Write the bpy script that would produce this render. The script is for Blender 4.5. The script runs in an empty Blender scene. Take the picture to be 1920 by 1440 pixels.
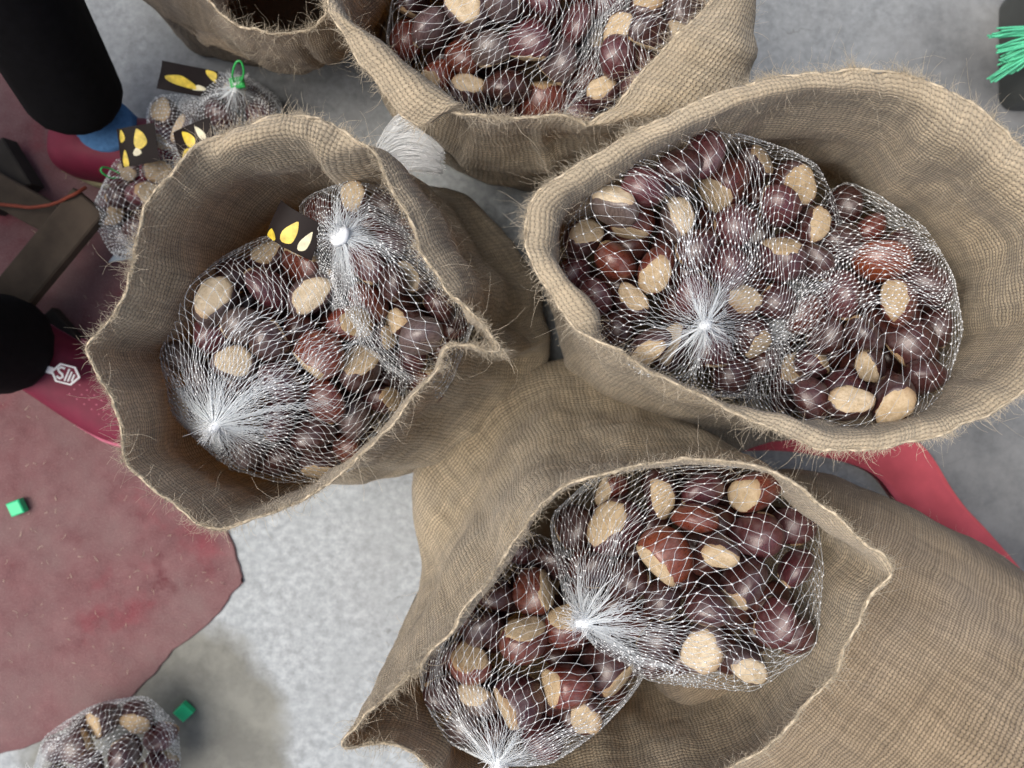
import bpy, math, random
import numpy as np
from mathutils import Vector, Matrix, noise as mnoise

random.seed(7)
RNG = np.random.default_rng(7)
SC = bpy.context.scene
COL = SC.collection
R = math.radians

# ------------------------------------------------------------------ camera, sky, sun, exposure
H, F = 1.10, 1450.0                      # camera height (m) and focal length in photo pixels (1920 wide)
cam_d = bpy.data.cameras.new("camera")
cam = bpy.data.objects.new("camera", cam_d)
COL.objects.link(cam)
cam.location = (0, 0, H)
cam.rotation_euler = (0, 0, 0)
cam_d.sensor_width = 36.0
cam_d.lens = 36.0 * F / 1920.0
cam_d.clip_start = 0.02
cam_d.clip_end = 200.0
cam_d.dof.use_dof = True
cam_d.dof.focus_distance = 0.70
cam_d.dof.aperture_fstop = 5.0
SC.camera = cam

SUN_ELEV, SUN_AZ = R(64), R(192)         # azimuth: direction towards the sun, counter-clockwise from +X
world = bpy.data.worlds.new("World")
SC.world = world
world.use_nodes = True
wn = world.node_tree
bg = wn.nodes["Background"]
sky = wn.nodes.new("ShaderNodeTexSky")
sky.sky_type = 'NISHITA'
sky.sun_disc = False
sky.sun_elevation = SUN_ELEV
sky.sun_rotation = R(90) - SUN_AZ
sky.air_density = 1.0
sky.dust_density = 6.0
sky.ozone_density = 0.6
wn.links.new(sky.outputs[0], bg.inputs[0])
bg.inputs[1].default_value = 0.078

sun_d = bpy.data.lights.new("sun", 'SUN')
sun_d.energy = 1.5
sun_d.angle = R(46)
sun_d.color = (1.0, 0.95, 0.88)
sun = bpy.data.objects.new("sun", sun_d)
COL.objects.link(sun)
sd = Vector((math.cos(SUN_ELEV) * math.cos(SUN_AZ), math.cos(SUN_ELEV) * math.sin(SUN_AZ), math.sin(SUN_ELEV)))
sun.rotation_euler = (-sd).to_track_quat('-Z', 'Y').to_euler()
sun.location = sd * 6

SC.view_settings.view_transform = 'Standard'
SC.view_settings.look = 'None'
SC.view_settings.gamma = 1.0
SC.view_settings.exposure = 0.93


def W(px, py, h):
    """World point that stands at photo position (px, py) and height h."""
    d = (H - h) / F
    return np.array([(px - 960) * d, (720 - py) * d, h])


# ------------------------------------------------------------------ materials
class NT:
    def __init__(self, name):
        self.m = bpy.data.materials.new(name)
        self.m.use_nodes = True
        self.t = self.m.node_tree
        self.t.nodes.clear()
        self.out = self.n("ShaderNodeOutputMaterial")

    def n(self, typ, **kw):
        nd = self.t.nodes.new(typ)
        for k, v in kw.items():
            if k.startswith("i_"):
                key = k[2:]
                nd.inputs[int(key) if key.isdigit() else key.replace("_", " ")].default_value = v
            else:
                setattr(nd, k, v)
        return nd

    def l(self, a, b):
        self.t.links.new(a, b)

    def math(self, op, a, b=None, c=None, clamp=False):
        nd = self.n("ShaderNodeMath", operation=op, use_clamp=clamp)
        for i, v in enumerate((a, b, c)):
            if v is None:
                continue
            if isinstance(v, (int, float)):
                nd.inputs[i].default_value = v
            else:
                self.l(v, nd.inputs[i])
        return nd.outputs[0]

    def mix(self, fac, a, b, blend='MIX'):
        nd = self.n("ShaderNodeMix", data_type='RGBA', blend_type=blend)
        for sock, v in ((nd.inputs[0], fac), (nd.inputs[6], a), (nd.inputs[7], b)):
            if isinstance(v, (int, float)):
                sock.default_value = v
            elif isinstance(v, tuple):
                sock.default_value = v if len(v) == 4 else (*v, 1)
            else:
                self.l(v, sock)
        return nd.outputs[2]

    def ramp(self, fac, p0, p1, v0=0.0, v1=1.0):
        nd = self.n("ShaderNodeMapRange", clamp=True)
        self.l(fac, nd.inputs[0])
        for i, v in enumerate((p0, p1, v0, v1)):
            nd.inputs[i + 1].default_value = v
        return nd.outputs[0]

    def noise(self, vec, scale, detail=4, rough=0.55):
        nd = self.n("ShaderNodeTexNoise")
        nd.inputs["Scale"].default_value = scale
        nd.inputs["Detail"].default_value = detail
        nd.inputs["Roughness"].default_value = rough
        if vec is not None:
            self.l(vec, nd.inputs["Vector"])
        return nd.outputs[0]

    def coords(self, which="Object"):
        return self.n("ShaderNodeTexCoord").outputs[which]

    def bsdf(self, color, rough=0.7, bump=None, strength=0.4, dist=0.002, spec=0.5, **kw):
        p = self.n("ShaderNodeBsdfPrincipled")
        if isinstance(color, tuple):
            p.inputs["Base Color"].default_value = (*color[:3], 1)
        else:
            self.l(color, p.inputs["Base Color"])
        if isinstance(rough, (int, float)):
            p.inputs["Roughness"].default_value = rough
        else:
            self.l(rough, p.inputs["Roughness"])
        p.inputs["Specular IOR Level"].default_value = spec
        for k, v in kw.items():
            p.inputs[k.replace("_", " ")].default_value = v
        if bump is not None:
            b = self.n("ShaderNodeBump")
            b.inputs["Strength"].default_value = strength
            b.inputs["Distance"].default_value = dist
            self.l(bump, b.inputs["Height"])
            self.l(b.outputs[0], p.inputs["Normal"])
        return p

    def done(self, shader):
        self.l(shader.outputs[0], self.out.inputs[0])
        return self.m


def mat_simple(name, col, rough=0.6, var=0.25, scale=60, spec=0.4, bump=0.3):
    t = NT(name)
    co = t.coords()
    n = t.noise(co, scale, 5)
    f = t.ramp(n, 0.3, 0.7, 1 - var, 1 + var)
    vm = t.n("ShaderNodeVectorMath", operation='SCALE', i_0=col[:3])
    t.l(f, vm.inputs[3])
    return t.done(t.bsdf(vm.outputs[0], rough, n, bump, 0.001, spec))


def mat_burlap(name, tint=(0.57, 0.49, 0.345), pitch=0.0042):
    t = NT(name)
    uv = t.n("ShaderNodeTexCoord").outputs["UV"]
    # warp the threads a little so that no row is ruler straight
    nz = t.n("ShaderNodeTexNoise")
    nz.inputs["Scale"].default_value = 28
    nz.inputs["Detail"].default_value = 3
    t.l(uv, nz.inputs["Vector"])
    off = t.n("ShaderNodeVectorMath", operation='MULTIPLY_ADD')
    t.l(nz.outputs["Color"], off.inputs[0])
    off.inputs[1].default_value = (0.010, 0.010, 0)
    t.l(uv, off.inputs[2])
    sp = t.n("ShaderNodeSeparateXYZ")
    t.l(off.outputs[0], sp.inputs[0])
    k = math.pi / pitch
    su = t.math('SINE', t.math('MULTIPLY', sp.outputs[0], k))
    sv = t.math('SINE', t.math('MULTIPLY', sp.outputs[1], k))
    au, av = t.math('ABSOLUTE', su), t.math('ABSOLUTE', sv)
    par = t.math('MULTIPLY', su, sv)
    wa = t.math('MULTIPLY_ADD', par, 0.5, 0.5)
    wb = t.math('MULTIPLY_ADD', par, -0.5, 0.5)
    hgt = t.math('ADD', t.math('MULTIPLY', au, wa), t.math('MULTIPLY', av, wb))
    # uneven thread thickness: noise stretched along each thread family
    m1 = t.n("ShaderNodeMapping")
    m1.inputs["Scale"].default_value = (0.5 / pitch, 14, 1)
    t.l(off.outputs[0], m1.inputs["Vector"])
    m2 = t.n("ShaderNodeMapping")
    m2.inputs["Scale"].default_value = (14, 0.5 / pitch, 1)
    t.l(off.outputs[0], m2.inputs["Vector"])
    t1, t2 = t.noise(m1.outputs[0], 1.0, 2), t.noise(m2.outputs[0], 1.0, 2)
    slub = t.math('ADD', t1, t2)
    fine = t.noise(uv, 900, 3, 0.7)
    cloud = t.noise(uv, 9, 4, 0.6)
    clump = t.noise(uv, 260, 3, 0.7)
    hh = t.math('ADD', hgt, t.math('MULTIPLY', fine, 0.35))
    row = t.math('FLOOR', t.math('DIVIDE', sp.outputs[1], pitch))
    odd = t.math('MULTIPLY', t.math('MODULO', row, 2.0), math.pi / 2)
    su2 = t.math('ABSOLUTE', t.math('SINE', t.math('ADD', t.math('MULTIPLY', sp.outputs[0], k), odd)))
    hole = t.math('SUBTRACT', 1.0, t.math('MAXIMUM', su2, av))
    holef = t.ramp(t.math('ADD', hole, t.math('MULTIPLY', t.math('SUBTRACT', clump, 0.5), 0.9)), 0.30, 0.60, 0, 0.85)
    c = t.mix(t.ramp(slub, 0.75, 1.22), tuple(x * 0.62 for x in tint), tuple(min(1, x * 1.22) for x in tint))
    c = t.mix(t.ramp(cloud, 0.35, 0.7, 0, 0.38), c, (tint[0] * 0.98, tint[1] * 1.02, tint[2] * 1.2))
    c = t.mix(t.ramp(cloud, 0.62, 0.42, 0, 0.30), c, (tint[0] * 0.6, tint[1] * 0.52, tint[2] * 0.42))
    blot = t.noise(uv, 4.0, 5, 0.65)
    c = t.mix(t.ramp(blot, 0.55, 0.75, 0, 0.35), c, (tint[0] * 0.62, tint[1] * 0.55, tint[2] * 0.46))
    c = t.mix(t.ramp(fine, 0.35, 0.75, 0, 0.30), c, (tint[0] * 1.25, tint[1] * 1.27, tint[2] * 1.3))
    crown = t.ramp(t.math('ADD', hgt, t.math('MULTIPLY', t.math('SUBTRACT', clump, 0.5), 1.4)), 0.30, 1.05, 0.74, 1.18)  # lit thread crowns and shaded gaps painted into the weave colour
    vm = t.n("ShaderNodeVectorMath", operation='SCALE')
    t.l(c, vm.inputs[0])
    t.l(crown, vm.inputs[3])
    mouth = t.ramp(t.math('ADD', sp.outputs[1], t.math('MULTIPLY', t.math('SUBTRACT', cloud, 0.5), 0.05)), 0.0, 0.05, 0.55, 0.0)
    cm = t.mix(mouth, vm.outputs[0], (tint[0] * 1.12, tint[1] * 1.15, tint[2] * 1.25))
    c = t.mix(t.math('MULTIPLY', holef, t.math('SUBTRACT', 1.0, mouth)), cm, (0.040, 0.026, 0.014))
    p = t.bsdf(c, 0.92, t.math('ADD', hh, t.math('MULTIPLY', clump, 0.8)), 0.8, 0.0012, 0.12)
    p.inputs["Sheen Weight"].default_value = 0.25
    p.inputs["Sheen Roughness"].default_value = 0.6
    tr = t.n("ShaderNodeBsdfTranslucent")
    t.l(t.mix(1.0, c, (1.0, 0.74, 0.40), 'MULTIPLY'), tr.inputs[0])
    mx = t.n("ShaderNodeMixShader", i_0=0.36)
    t.l(p.outputs[0], mx.inputs[1])
    t.l(tr.outputs[0], mx.inputs[2])
    return t.done(mx)


def mat_shell():
    t = NT("chestnut_shell")
    oi = t.n("ShaderNodeObjectInfo")
    co = t.coords()
    off = t.n("ShaderNodeVectorMath", operation='ADD')
    t.l(co, off.inputs[0])
    t.l(oi.outputs["Location"], off.inputs[1])
    mp = t.n("ShaderNodeMapping")
    mp.inputs["Scale"].default_value = (3.2, 3.2, 0.5)
    t.l(off.outputs[0], mp.inputs["Vector"])
    streak = t.noise(mp.outputs[0], 7, 4, 0.6)
    dust_sheen = t.noise(off.outputs[0], 2.2, 5, 0.6)
    speck = t.noise(off.outputs[0], 26, 3, 0.7)
    c = t.mix(t.ramp(streak, 0.35, 0.68), oi.outputs["Color"],
              t.mix(1.0, oi.outputs["Color"], (0.42, 0.36, 0.36), 'MULTIPLY'))
    c = t.mix(t.ramp(dust_sheen, 0.50, 0.78, 0, 0.40), c, (0.27, 0.22, 0.23))  # dust bloom with the sky's milky sheen painted in
    c = t.mix(t.ramp(speck, 0.66, 0.78, 0, 0.35), c, (0.36, 0.30, 0.24))
    rough = t.ramp(dust_sheen, 0.35, 0.72, 0.24, 0.50)
    return t.done(t.bsdf(c, rough, t.math('ADD', streak, t.math('MULTIPLY', speck, 0.3)), 0.25, 0.0012, 0.85))


def mat_scar():
    t = NT("chestnut_scar")
    oi = t.n("ShaderNodeObjectInfo")
    co = t.coords()
    off = t.n("ShaderNodeVectorMath", operation='ADD')
    t.l(co, off.inputs[0])
    t.l(oi.outputs["Location"], off.inputs[1])
    a = t.noise(off.outputs[0], 3, 8, 0.75)
    b = t.noise(off.outputs[0], 8, 5, 0.8)
    xyz = t.n("ShaderNodeSeparateXYZ")
    t.l(co, xyz.inputs[0])
    edge = t.math('SQRT', t.math('ADD', t.math('MULTIPLY', xyz.outputs[0], xyz.outputs[0]), t.math('MULTIPLY', t.math('MULTIPLY', xyz.outputs[1], xyz.outputs[1]), 1.6)))
    edge = t.math('ADD', edge, t.math('MULTIPLY', t.math('SUBTRACT', a, 0.5), 0.7))
    c = t.mix(t.ramp(a, 0.35, 0.66), t.mix(1.0, oi.outputs["Color"], (0.72, 0.66, 0.56), 'MULTIPLY'), oi.outputs["Color"])
    c = t.mix(t.ramp(b, 0.55, 0.75, 0, 0.3), c, (0.60, 0.53, 0.41))
    c = t.mix(t.ramp(b, 0.49, 0.34, 0, 0.38), c, (0.30, 0.20, 0.105))
    c = t.mix(t.ramp(edge, 0.62, 0.92, 0, 0.6), c, (0.22, 0.12, 0.055))
    return t.done(t.bsdf(c, 0.9, t.math('ADD', a, t.math('MULTIPLY', b, 1.6)), 0.8, 0.0012, 0.15))


def mat_net(name, alpha, col=(0.88, 0.93, 0.96), rough=0.25):
    t = NT(name)
    p = t.bsdf(col, rough, None, spec=0.6)
    tr = t.n("ShaderNodeBsdfTranslucent")
    tr.inputs[0].default_value = (*col, 1)
    m0 = t.n("ShaderNodeMixShader", i_0=0.25)
    t.l(p.outputs[0], m0.inputs[1])
    t.l(tr.outputs[0], m0.inputs[2])
    tp = t.n("ShaderNodeBsdfTransparent")
    mx = t.n("ShaderNodeMixShader", i_0=alpha)
    t.l(tp.outputs[0], mx.inputs[1])
    t.l(m0.outputs[0], mx.inputs[2])
    return t.done(mx)


def mat_floor():
    t = NT("concrete")
    co = t.coords()
    big = t.noise(co, 1.6, 4, 0.6)
    mid = t.noise(co, 14, 5, 0.65)
    sm = t.noise(co, 75, 5, 0.7)
    vr = t.n("ShaderNodeTexVoronoi", feature='F1')
    vr.inputs["Scale"].default_value = 120
    t.l(co, vr.inputs["Vector"])
    c = t.mix(t.ramp(sm, 0.36, 0.66), (0.225, 0.250, 0.266), (0.405, 0.443, 0.468))
    c = t.mix(t.ramp(mid, 0.45, 0.7, 0, 0.5), c, (0.30, 0.33, 0.345))
    c = t.mix(t.ramp(vr.outputs["Distance"], 0.0, 0.35, 0.25, 0), c, (0.20, 0.215, 0.22))
    c = t.mix(t.ramp(big, 0.48, 0.70, 0, 0.5), c, (0.22, 0.225, 0.23))
    ck = t.n("ShaderNodeTexVoronoi", feature='DISTANCE_TO_EDGE')
    ck.inputs["Scale"].default_value = 2.3
    cw = t.n("ShaderNodeTexNoise")
    cw.inputs["Scale"].default_value = 9
    cw.inputs["Detail"].default_value = 6
    t.l(co, cw.inputs["Vector"])
    ca = t.n("ShaderNodeVectorMath", operation='MULTIPLY_ADD')
    t.l(cw.outputs["Color"], ca.inputs[0])
    ca.inputs[1].default_value = (0.22, 0.22, 0)
    t.l(co, ca.inputs[2])
    t.l(ca.outputs[0], ck.inputs["Vector"])
    crack = t.math('MULTIPLY', t.ramp(ck.outputs["Distance"], 0.0, 0.004, 0.6, 0), t.ramp(mid, 0.50, 0.60))
    c = t.mix(crack, c, (0.07, 0.07, 0.065))
    grit = t.noise(co, 330, 2, 0.6)
    c = t.mix(t.ramp(grit, 0.70, 0.76, 0, 0.5), c, (0.10, 0.10, 0.095))
    # shade painted into the floor colour: far edge, crate side, red strip, behind sacks
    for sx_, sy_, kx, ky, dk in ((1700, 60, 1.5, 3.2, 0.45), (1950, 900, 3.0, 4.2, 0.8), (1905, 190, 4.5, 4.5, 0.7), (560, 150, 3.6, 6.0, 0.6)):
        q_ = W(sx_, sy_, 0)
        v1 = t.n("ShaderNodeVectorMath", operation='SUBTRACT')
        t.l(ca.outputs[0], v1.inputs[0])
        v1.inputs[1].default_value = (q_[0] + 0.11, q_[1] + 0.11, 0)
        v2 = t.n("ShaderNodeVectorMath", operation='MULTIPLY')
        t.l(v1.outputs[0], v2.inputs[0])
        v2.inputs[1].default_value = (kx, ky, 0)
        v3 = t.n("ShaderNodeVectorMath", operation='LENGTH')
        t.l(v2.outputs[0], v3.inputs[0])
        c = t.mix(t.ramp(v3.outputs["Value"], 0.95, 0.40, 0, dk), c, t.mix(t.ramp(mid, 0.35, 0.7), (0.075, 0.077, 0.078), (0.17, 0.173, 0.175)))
    # greenish brown dirt ground into one patch of the floor near the bagged nuts
    vm = t.n("ShaderNodeVectorMath", operation='SUBTRACT')
    wob = t.n("ShaderNodeTexNoise")
    wob.inputs["Scale"].default_value = 8
    wob.inputs["Detail"].default_value = 5
    t.l(co, wob.inputs["Vector"])
    ad = t.n("ShaderNodeVectorMath", operation='MULTIPLY_ADD')
    t.l(wob.outputs["Color"], ad.inputs[0])
    ad.inputs[1].default_value = (0.16, 0.16, 0)
    t.l(co, ad.inputs[2])
    t.l(ad.outputs[0], vm.inputs[0])
    g = W(330, 1400, 0)
    vm.inputs[1].default_value = (g[0] + 0.06, g[1] + 0.04, 0)
    sc = t.n("ShaderNodeVectorMath", operation='MULTIPLY')
    t.l(vm.outputs[0], sc.inputs[0])
    sc.inputs[1].default_value = (5.4, 4.6, 0)
    ln = t.n("ShaderNodeVectorMath", operation='LENGTH')
    t.l(sc.outputs[0], ln.inputs[0])
    c = t.mix(t.ramp(ln.outputs["Value"], 1.12, 0.92, 0, 0.92), c, t.mix(t.ramp(mid, 0.4, 0.65), (0.105, 0.107, 0.092), (0.20, 0.203, 0.178)))
    return t.done(t.bsdf(c, t.ramp(mid, 0.3, 0.7, 0.55, 0.8), t.math('ADD', sm, t.math('MULTIPLY', mid, 0.6)), 0.35, 0.002, 0.35))


def mat_carpet():
    t = NT("dusty_red_carpet")
    co = t.coords()
    big = t.noise(co, 5.5, 5, 0.65)
    mid = t.noise(co, 26, 5, 0.7)
    fib = t.noise(co, 420, 3, 0.75)
    c = t.mix(t.ramp(mid, 0.35, 0.7), (0.135, 0.056, 0.063), (0.215, 0.112, 0.117))
    c = t.mix(t.ramp(big, 0.40, 0.64, 0, 0.85), c, (0.185, 0.125, 0.125))
    c = t.mix(t.ramp(big, 0.43, 0.30, 0, 0.55), c, (0.25, 0.05, 0.068))
    c = t.mix(t.ramp(fib, 0.5, 0.8, 0, 0.3), c, (0.42, 0.30, 0.30))
    spots = None
    for px, py, r in ((298, 1062, 0.019), (314, 1094, 0.013)):
        q = W(px, py, 0)
        vm = t.n("ShaderNodeVectorMath", operation='DISTANCE')
        t.l(co, vm.inputs[0])
        vm.inputs[1].default_value = (q[0], q[1], 0.006)
        s = t.ramp(t.math('ADD', vm.outputs["Value"], t.math('MULTIPLY', t.math('SUBTRACT', mid, 0.5), 0.07)), r, r * 0.1, 0, 0.6)
        spots = s if spots is None else t.math('MAXIMUM', spots, s)
    c = t.mix(spots, c, (0.10, 0.018, 0.026))
    return t.done(t.bsdf(c, 0.95, t.math('ADD', fib, mid), 0.6, 0.003, 0.1))


M = {}
M['burlap'] = mat_burlap("burlap")
M['burlap_dark'] = mat_burlap("burlap_brown", (0.42, 0.34, 0.235), 0.0026)
M['fibre'] = mat_simple("jute_fibre", (0.56, 0.49, 0.375), 0.8, 0.25, 300, 0.3, 0.0)
M['edge'] = mat_simple("jute_cut_edge", (0.49, 0.42, 0.31), 0.9, 0.4, 180, 0.1, 0.6)
M['shell'] = mat_shell()
M['scar'] = mat_scar()
M['shell_deep'] = mat_simple("chestnut_shell_plain", (0.055, 0.018, 0.014), 0.3, 0.4, 35, 0.6, 0.1)
M['net'] = mat_net("net_thread", 0.42)
M['gather'] = mat_net("net_gather", 0.56)
M['knot'] = mat_net("net_knot", 1.0, (0.93, 0.96, 0.98))
M['clip'] = mat_simple("white_plastic", (0.78, 0.82, 0.85), 0.3, 0.06, 40, 0.5, 0.05)
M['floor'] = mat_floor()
M['carpet'] = mat_carpet()
M['strip'] = mat_simple("red_felt", (0.47, 0.085, 0.108), 0.9, 0.15, 25, 0.2, 0.3)
M['cloth'] = mat_simple("black_cloth", (0.0035, 0.0035, 0.0045), 0.9, 0.3, 90, 0.15, 0.4)
M['shoe'] = mat_simple("maroon_shoe", (0.155, 0.013, 0.036), 0.6, 0.12, 70, 0.35, 0.2)
M['shoe_pink'] = mat_simple("pink_sole", (0.52, 0.15, 0.22), 0.5, 0.1, 50, 0.4, 0.1)
M['sole'] = mat_simple("khaki_sole", (0.24, 0.22, 0.13), 0.7, 0.2, 50, 0.3, 0.3)
M['sock'] = mat_simple("blue_sock", (0.08, 0.19, 0.37), 0.9, 0.15, 200, 0.1, 0.4)
M['white'] = mat_simple("white_print", (0.80, 0.80, 0.80), 0.6, 0.03, 40, 0.3, 0.0)
M['skin'] = mat_simple("skin", (0.42, 0.24, 0.16), 0.5, 0.05, 40, 0.4, 0.05)
M['hair'] = mat_simple("black_hair", (0.01, 0.009, 0.008), 0.5, 0.2, 200, 0.4, 0.4)
M['wood'] = mat_simple("grimy_wood", (0.060, 0.046, 0.034), 0.8, 0.35, 22, 0.2, 0.5)
M['wood_dark'] = mat_simple("dark_wood", (0.035, 0.031, 0.027), 0.8, 0.3, 22, 0.2, 0.5)
M['string'] = mat_simple("orange_string", (0.20, 0.045, 0.025), 0.7, 0.2, 90, 0.3, 0.2)
M['card'] = mat_simple("black_card", (0.010, 0.006, 0.006), 0.6, 0.2, 40, 0.2, 0.0)
M['yellow'] = mat_simple("yellow_print", (0.66, 0.50, 0.05), 0.4, 0.35, 110, 0.5, 0.0)
M['cream'] = mat_simple("cream_print", (0.70, 0.66, 0.46), 0.4, 0.2, 110, 0.5, 0.0)
M['green'] = mat_simple("green_plastic", (0.02, 0.55, 0.24), 0.4, 0.06, 60, 0.5, 0.05)
M['green_tag'] = mat_simple("green_cable", (0.03, 0.40, 0.09), 0.4, 0.06, 60, 0.5, 0.0)
M['twine'] = mat_simple("green_twine", (0.10, 0.52, 0.30), 0.5, 0.15, 60, 0.4, 0.1)
M['crate'] = mat_simple("dark_crate", (0.055, 0.06, 0.058), 0.5, 0.2, 20, 0.4, 0.1)
M['crate_rim'] = mat_simple("worn_crate_rim", (0.30, 0.31, 0.30), 0.5, 0.2, 60, 0.5, 0.2)
M['film'] = mat_simple("pale_blue_plastic", (0.55, 0.66, 0.70), 0.35, 0.15, 30, 0.5, 0.2)

# ------------------------------------------------------------------ object helpers
def mesh_from(name, verts, faces, smooth=False):
    me = bpy.data.meshes.new(name)
    me.from_pydata([tuple(v) for v in np.asarray(verts, float)], [], [tuple(int(i) for i in f) for f in faces])
    if smooth:
        me.polygons.foreach_set("use_smooth", [True] * len(me.polygons))
    me.update()
    return me


def link(name, me, mat=None, parent=None):
    o = bpy.data.objects.new(name, me)
    COL.objects.link(o)
    if mat is not None:
        for m in (mat if isinstance(mat, (list, tuple)) else (mat,)):
            me.materials.append(m)
    if parent is not None:
        o.parent = parent
        o.matrix_parent_inverse = Matrix.Translation(-Vector(parent.location))
    return o


def obj(name, verts, faces, mat, parent=None, smooth=True):
    return link(name, mesh_from(name, verts, faces, smooth), mat, parent)


def tag(o, label=None, cat=None, group=None, kind=None):
    for k, v in (('label', label), ('category', cat), ('group', group), ('kind', kind)):
        if v:
            o[k] = v
    return o


def empty(name, loc):
    o = bpy.data.objects.new(name, None)
    o.empty_display_size = 0.02
    o.location = tuple(loc)
    COL.objects.link(o)
    return o


def quads_mesh(name, V, Q, mat, parent=None, smooth=True):
    """Fast path for big meshes: V (n,3), Q (m,4) or (m,3)."""
    V, Q = np.asarray(V, np.float32), np.asarray(Q, np.int32)
    me = bpy.data.meshes.new(name)
    k = Q.shape[1]
    me.vertices.add(len(V))
    me.vertices.foreach_set("co", V.ravel())
    me.loops.add(Q.size)
    me.loops.foreach_set("vertex_index", Q.ravel())
    me.polygons.add(len(Q))
    me.polygons.foreach_set("loop_start", np.arange(0, Q.size, k, dtype=np.int32))
    me.polygons.foreach_set("use_smooth", np.full(len(Q), smooth))
    me.update(calc_edges=True)
    me.validate()
    return link(name, me, mat, parent)


def norm(a):
    return a / (np.linalg.norm(a, axis=-1, keepdims=True) + 1e-12)


def tubes(Pl, rad, sides=3):
    """Polylines Pl (n,k,3) with radius rad (n,k) -> verts, quads."""
    Pl = np.asarray(Pl, float)
    n, k, _ = Pl.shape
    rad = np.broadcast_to(np.asarray(rad, float), (n, k))
    T = np.gradient(Pl, axis=1) if k > 2 else np.repeat((Pl[:, 1:] - Pl[:, :1]), 2, axis=1)
    T = norm(T)
    ref = np.where(np.abs(T[..., 2:3]) > 0.9, np.array([1.0, 0, 0]), np.array([0, 0, 1.0]))
    A = norm(np.cross(T, ref))
    B = np.cross(T, A)
    ang = np.arange(sides) * 2 * np.pi / sides
    ring = Pl[:, :, None] + rad[:, :, None, None] * (np.cos(ang)[None, None, :, None] * A[:, :, None] + np.sin(ang)[None, None, :, None] * B[:, :, None])
    V = ring.reshape(-1, 3)
    i = np.arange(n)[:, None, None] * k * sides
    j = np.arange(k - 1)[None, :, None] * sides
    s = np.arange(sides)[None, None, :]
    s2 = (s + 1) % sides
    Q = np.stack([i + j + s, i + j + s2, i + j + sides + s2, i + j + sides + s], -1).reshape(-1, 4)
    return V, Q


def spline(P, n, closed=True):
    """Catmull-Rom through P, n samples evenly spaced along its length."""
    P = np.asarray(P, float)
    m = len(P)
    segs = m if closed else m - 1
    per = 16
    out = []
    for i in range(segs):
        if closed:
            p0, p1, p2, p3 = P[(i - 1) % m], P[i], P[(i + 1) % m], P[(i + 2) % m]
        else:
            p0, p1, p2, p3 = P[max(i - 1, 0)], P[i], P[i + 1], P[min(i + 2, m - 1)]
        t = np.linspace(0, 1, per, endpoint=False)[:, None]
        out.append(0.5 * (2 * p1 + (p2 - p0) * t + (2 * p0 - 5 * p1 + 4 * p2 - p3) * t ** 2 + (3 * p1 - p0 - 3 * p2 + p3) * t ** 3))
    out.append(P[:1] if closed else P[-1:])
    Q = np.concatenate(out)
    L = np.concatenate([[0], np.cumsum(np.linalg.norm(np.diff(Q[:, :3], axis=0), axis=1))])
    s = np.linspace(0, L[-1], n, endpoint=not closed)
    return np.stack([np.interp(s, L, Q[:, c]) for c in range(Q.shape[1])], 1), L[-1]


def box_mesh(cx, cy, cz, sx, sy, sz, rz=0.0, bevel=0.0):
    c, s = math.cos(rz), math.sin(rz)
    b = bevel
    V, Fc = [], []
    prof = [(-sz / 2, 1 if b == 0 else 0), (-sz / 2 + b, 1), (sz / 2 - b, 1), (sz / 2, 1 if b == 0 else 0)] if b else [(-sz / 2, 1), (sz / 2, 1)]
    for z, full in prof:
        ins = 0 if full else b
        hx, hy = sx / 2 - ins, sy / 2 - ins
        for x, y in ((-hx, -hy), (hx, -hy), (hx, hy), (-hx, hy)):
            V.append((cx + x * c - y * s, cy + x * s + y * c, cz + z))
    n = len(prof)
    Fc.append((3, 2, 1, 0))
    for j in range(n - 1):
        for i in range(4):
            Fc.append((j * 4 + i, j * 4 + (i + 1) % 4, (j + 1) * 4 + (i + 1) % 4, (j + 1) * 4 + i))
    Fc.append(tuple((n - 1) * 4 + i for i in range(4)))
    return V, Fc


def slab(name, outline, z0, z1, mat, parent=None, bev=0.0015):
    """A flat sheet with real thickness: outline (n,2) extruded from z0 to z1 with a small top bevel."""
    P = np.asarray(outline, float)
    n = len(P)
    area = 0.5 * np.sum(P[:, 0] * np.roll(P[:, 1], -1) - np.roll(P[:, 0], -1) * P[:, 1])
    if area < 0:
        P = P[::-1]
    tg = np.roll(P, -1, 0) - np.roll(P, 1, 0)
    nn = norm(np.stack([-tg[:, 1], tg[:, 0]], 1))
    V = [(*p, z0) for p in P] + [(*p, z1 - bev) for p in P] + [(*(p + q * bev), z1) for p, q in zip(P, nn)]
    Fc = []
    for j in (0, 1):
        for i in range(n):
            Fc.append((j * n + i, j * n + (i + 1) % n, (j + 1) * n + (i + 1) % n, (j + 1) * n + i))
    Fc.append(tuple(2 * n + i for i in range(n)))
    return obj(name, V, Fc, mat, parent, smooth=False)


def vnoise(P, f, seed):
    return np.array([mnoise.noise(Vector((p[0] * f + seed, p[1] * f - seed, p[2] * f + 2 * seed))) for p in P])


def rough_outline(pts_px, h, per=14, amp=0.003, seed=1.0):
    out = []
    m = len(pts_px)
    for i in range(m):
        a, b = W(*pts_px[i], h), W(*pts_px[(i + 1) % m], h)
        for k in range(per):
            p = a + (b - a) * (k / per)
            q = mnoise.noise(Vector((p[0] * 60, p[1] * 60, seed))) * amp + mnoise.noise(Vector((p[0] * 14, p[1] * 14, seed + 5))) * amp * 2
            d = norm((b - a)[None, :2])[0]
            out.append((p[0] - d[1] * q, p[1] + d[0] * q))
    return out


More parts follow.
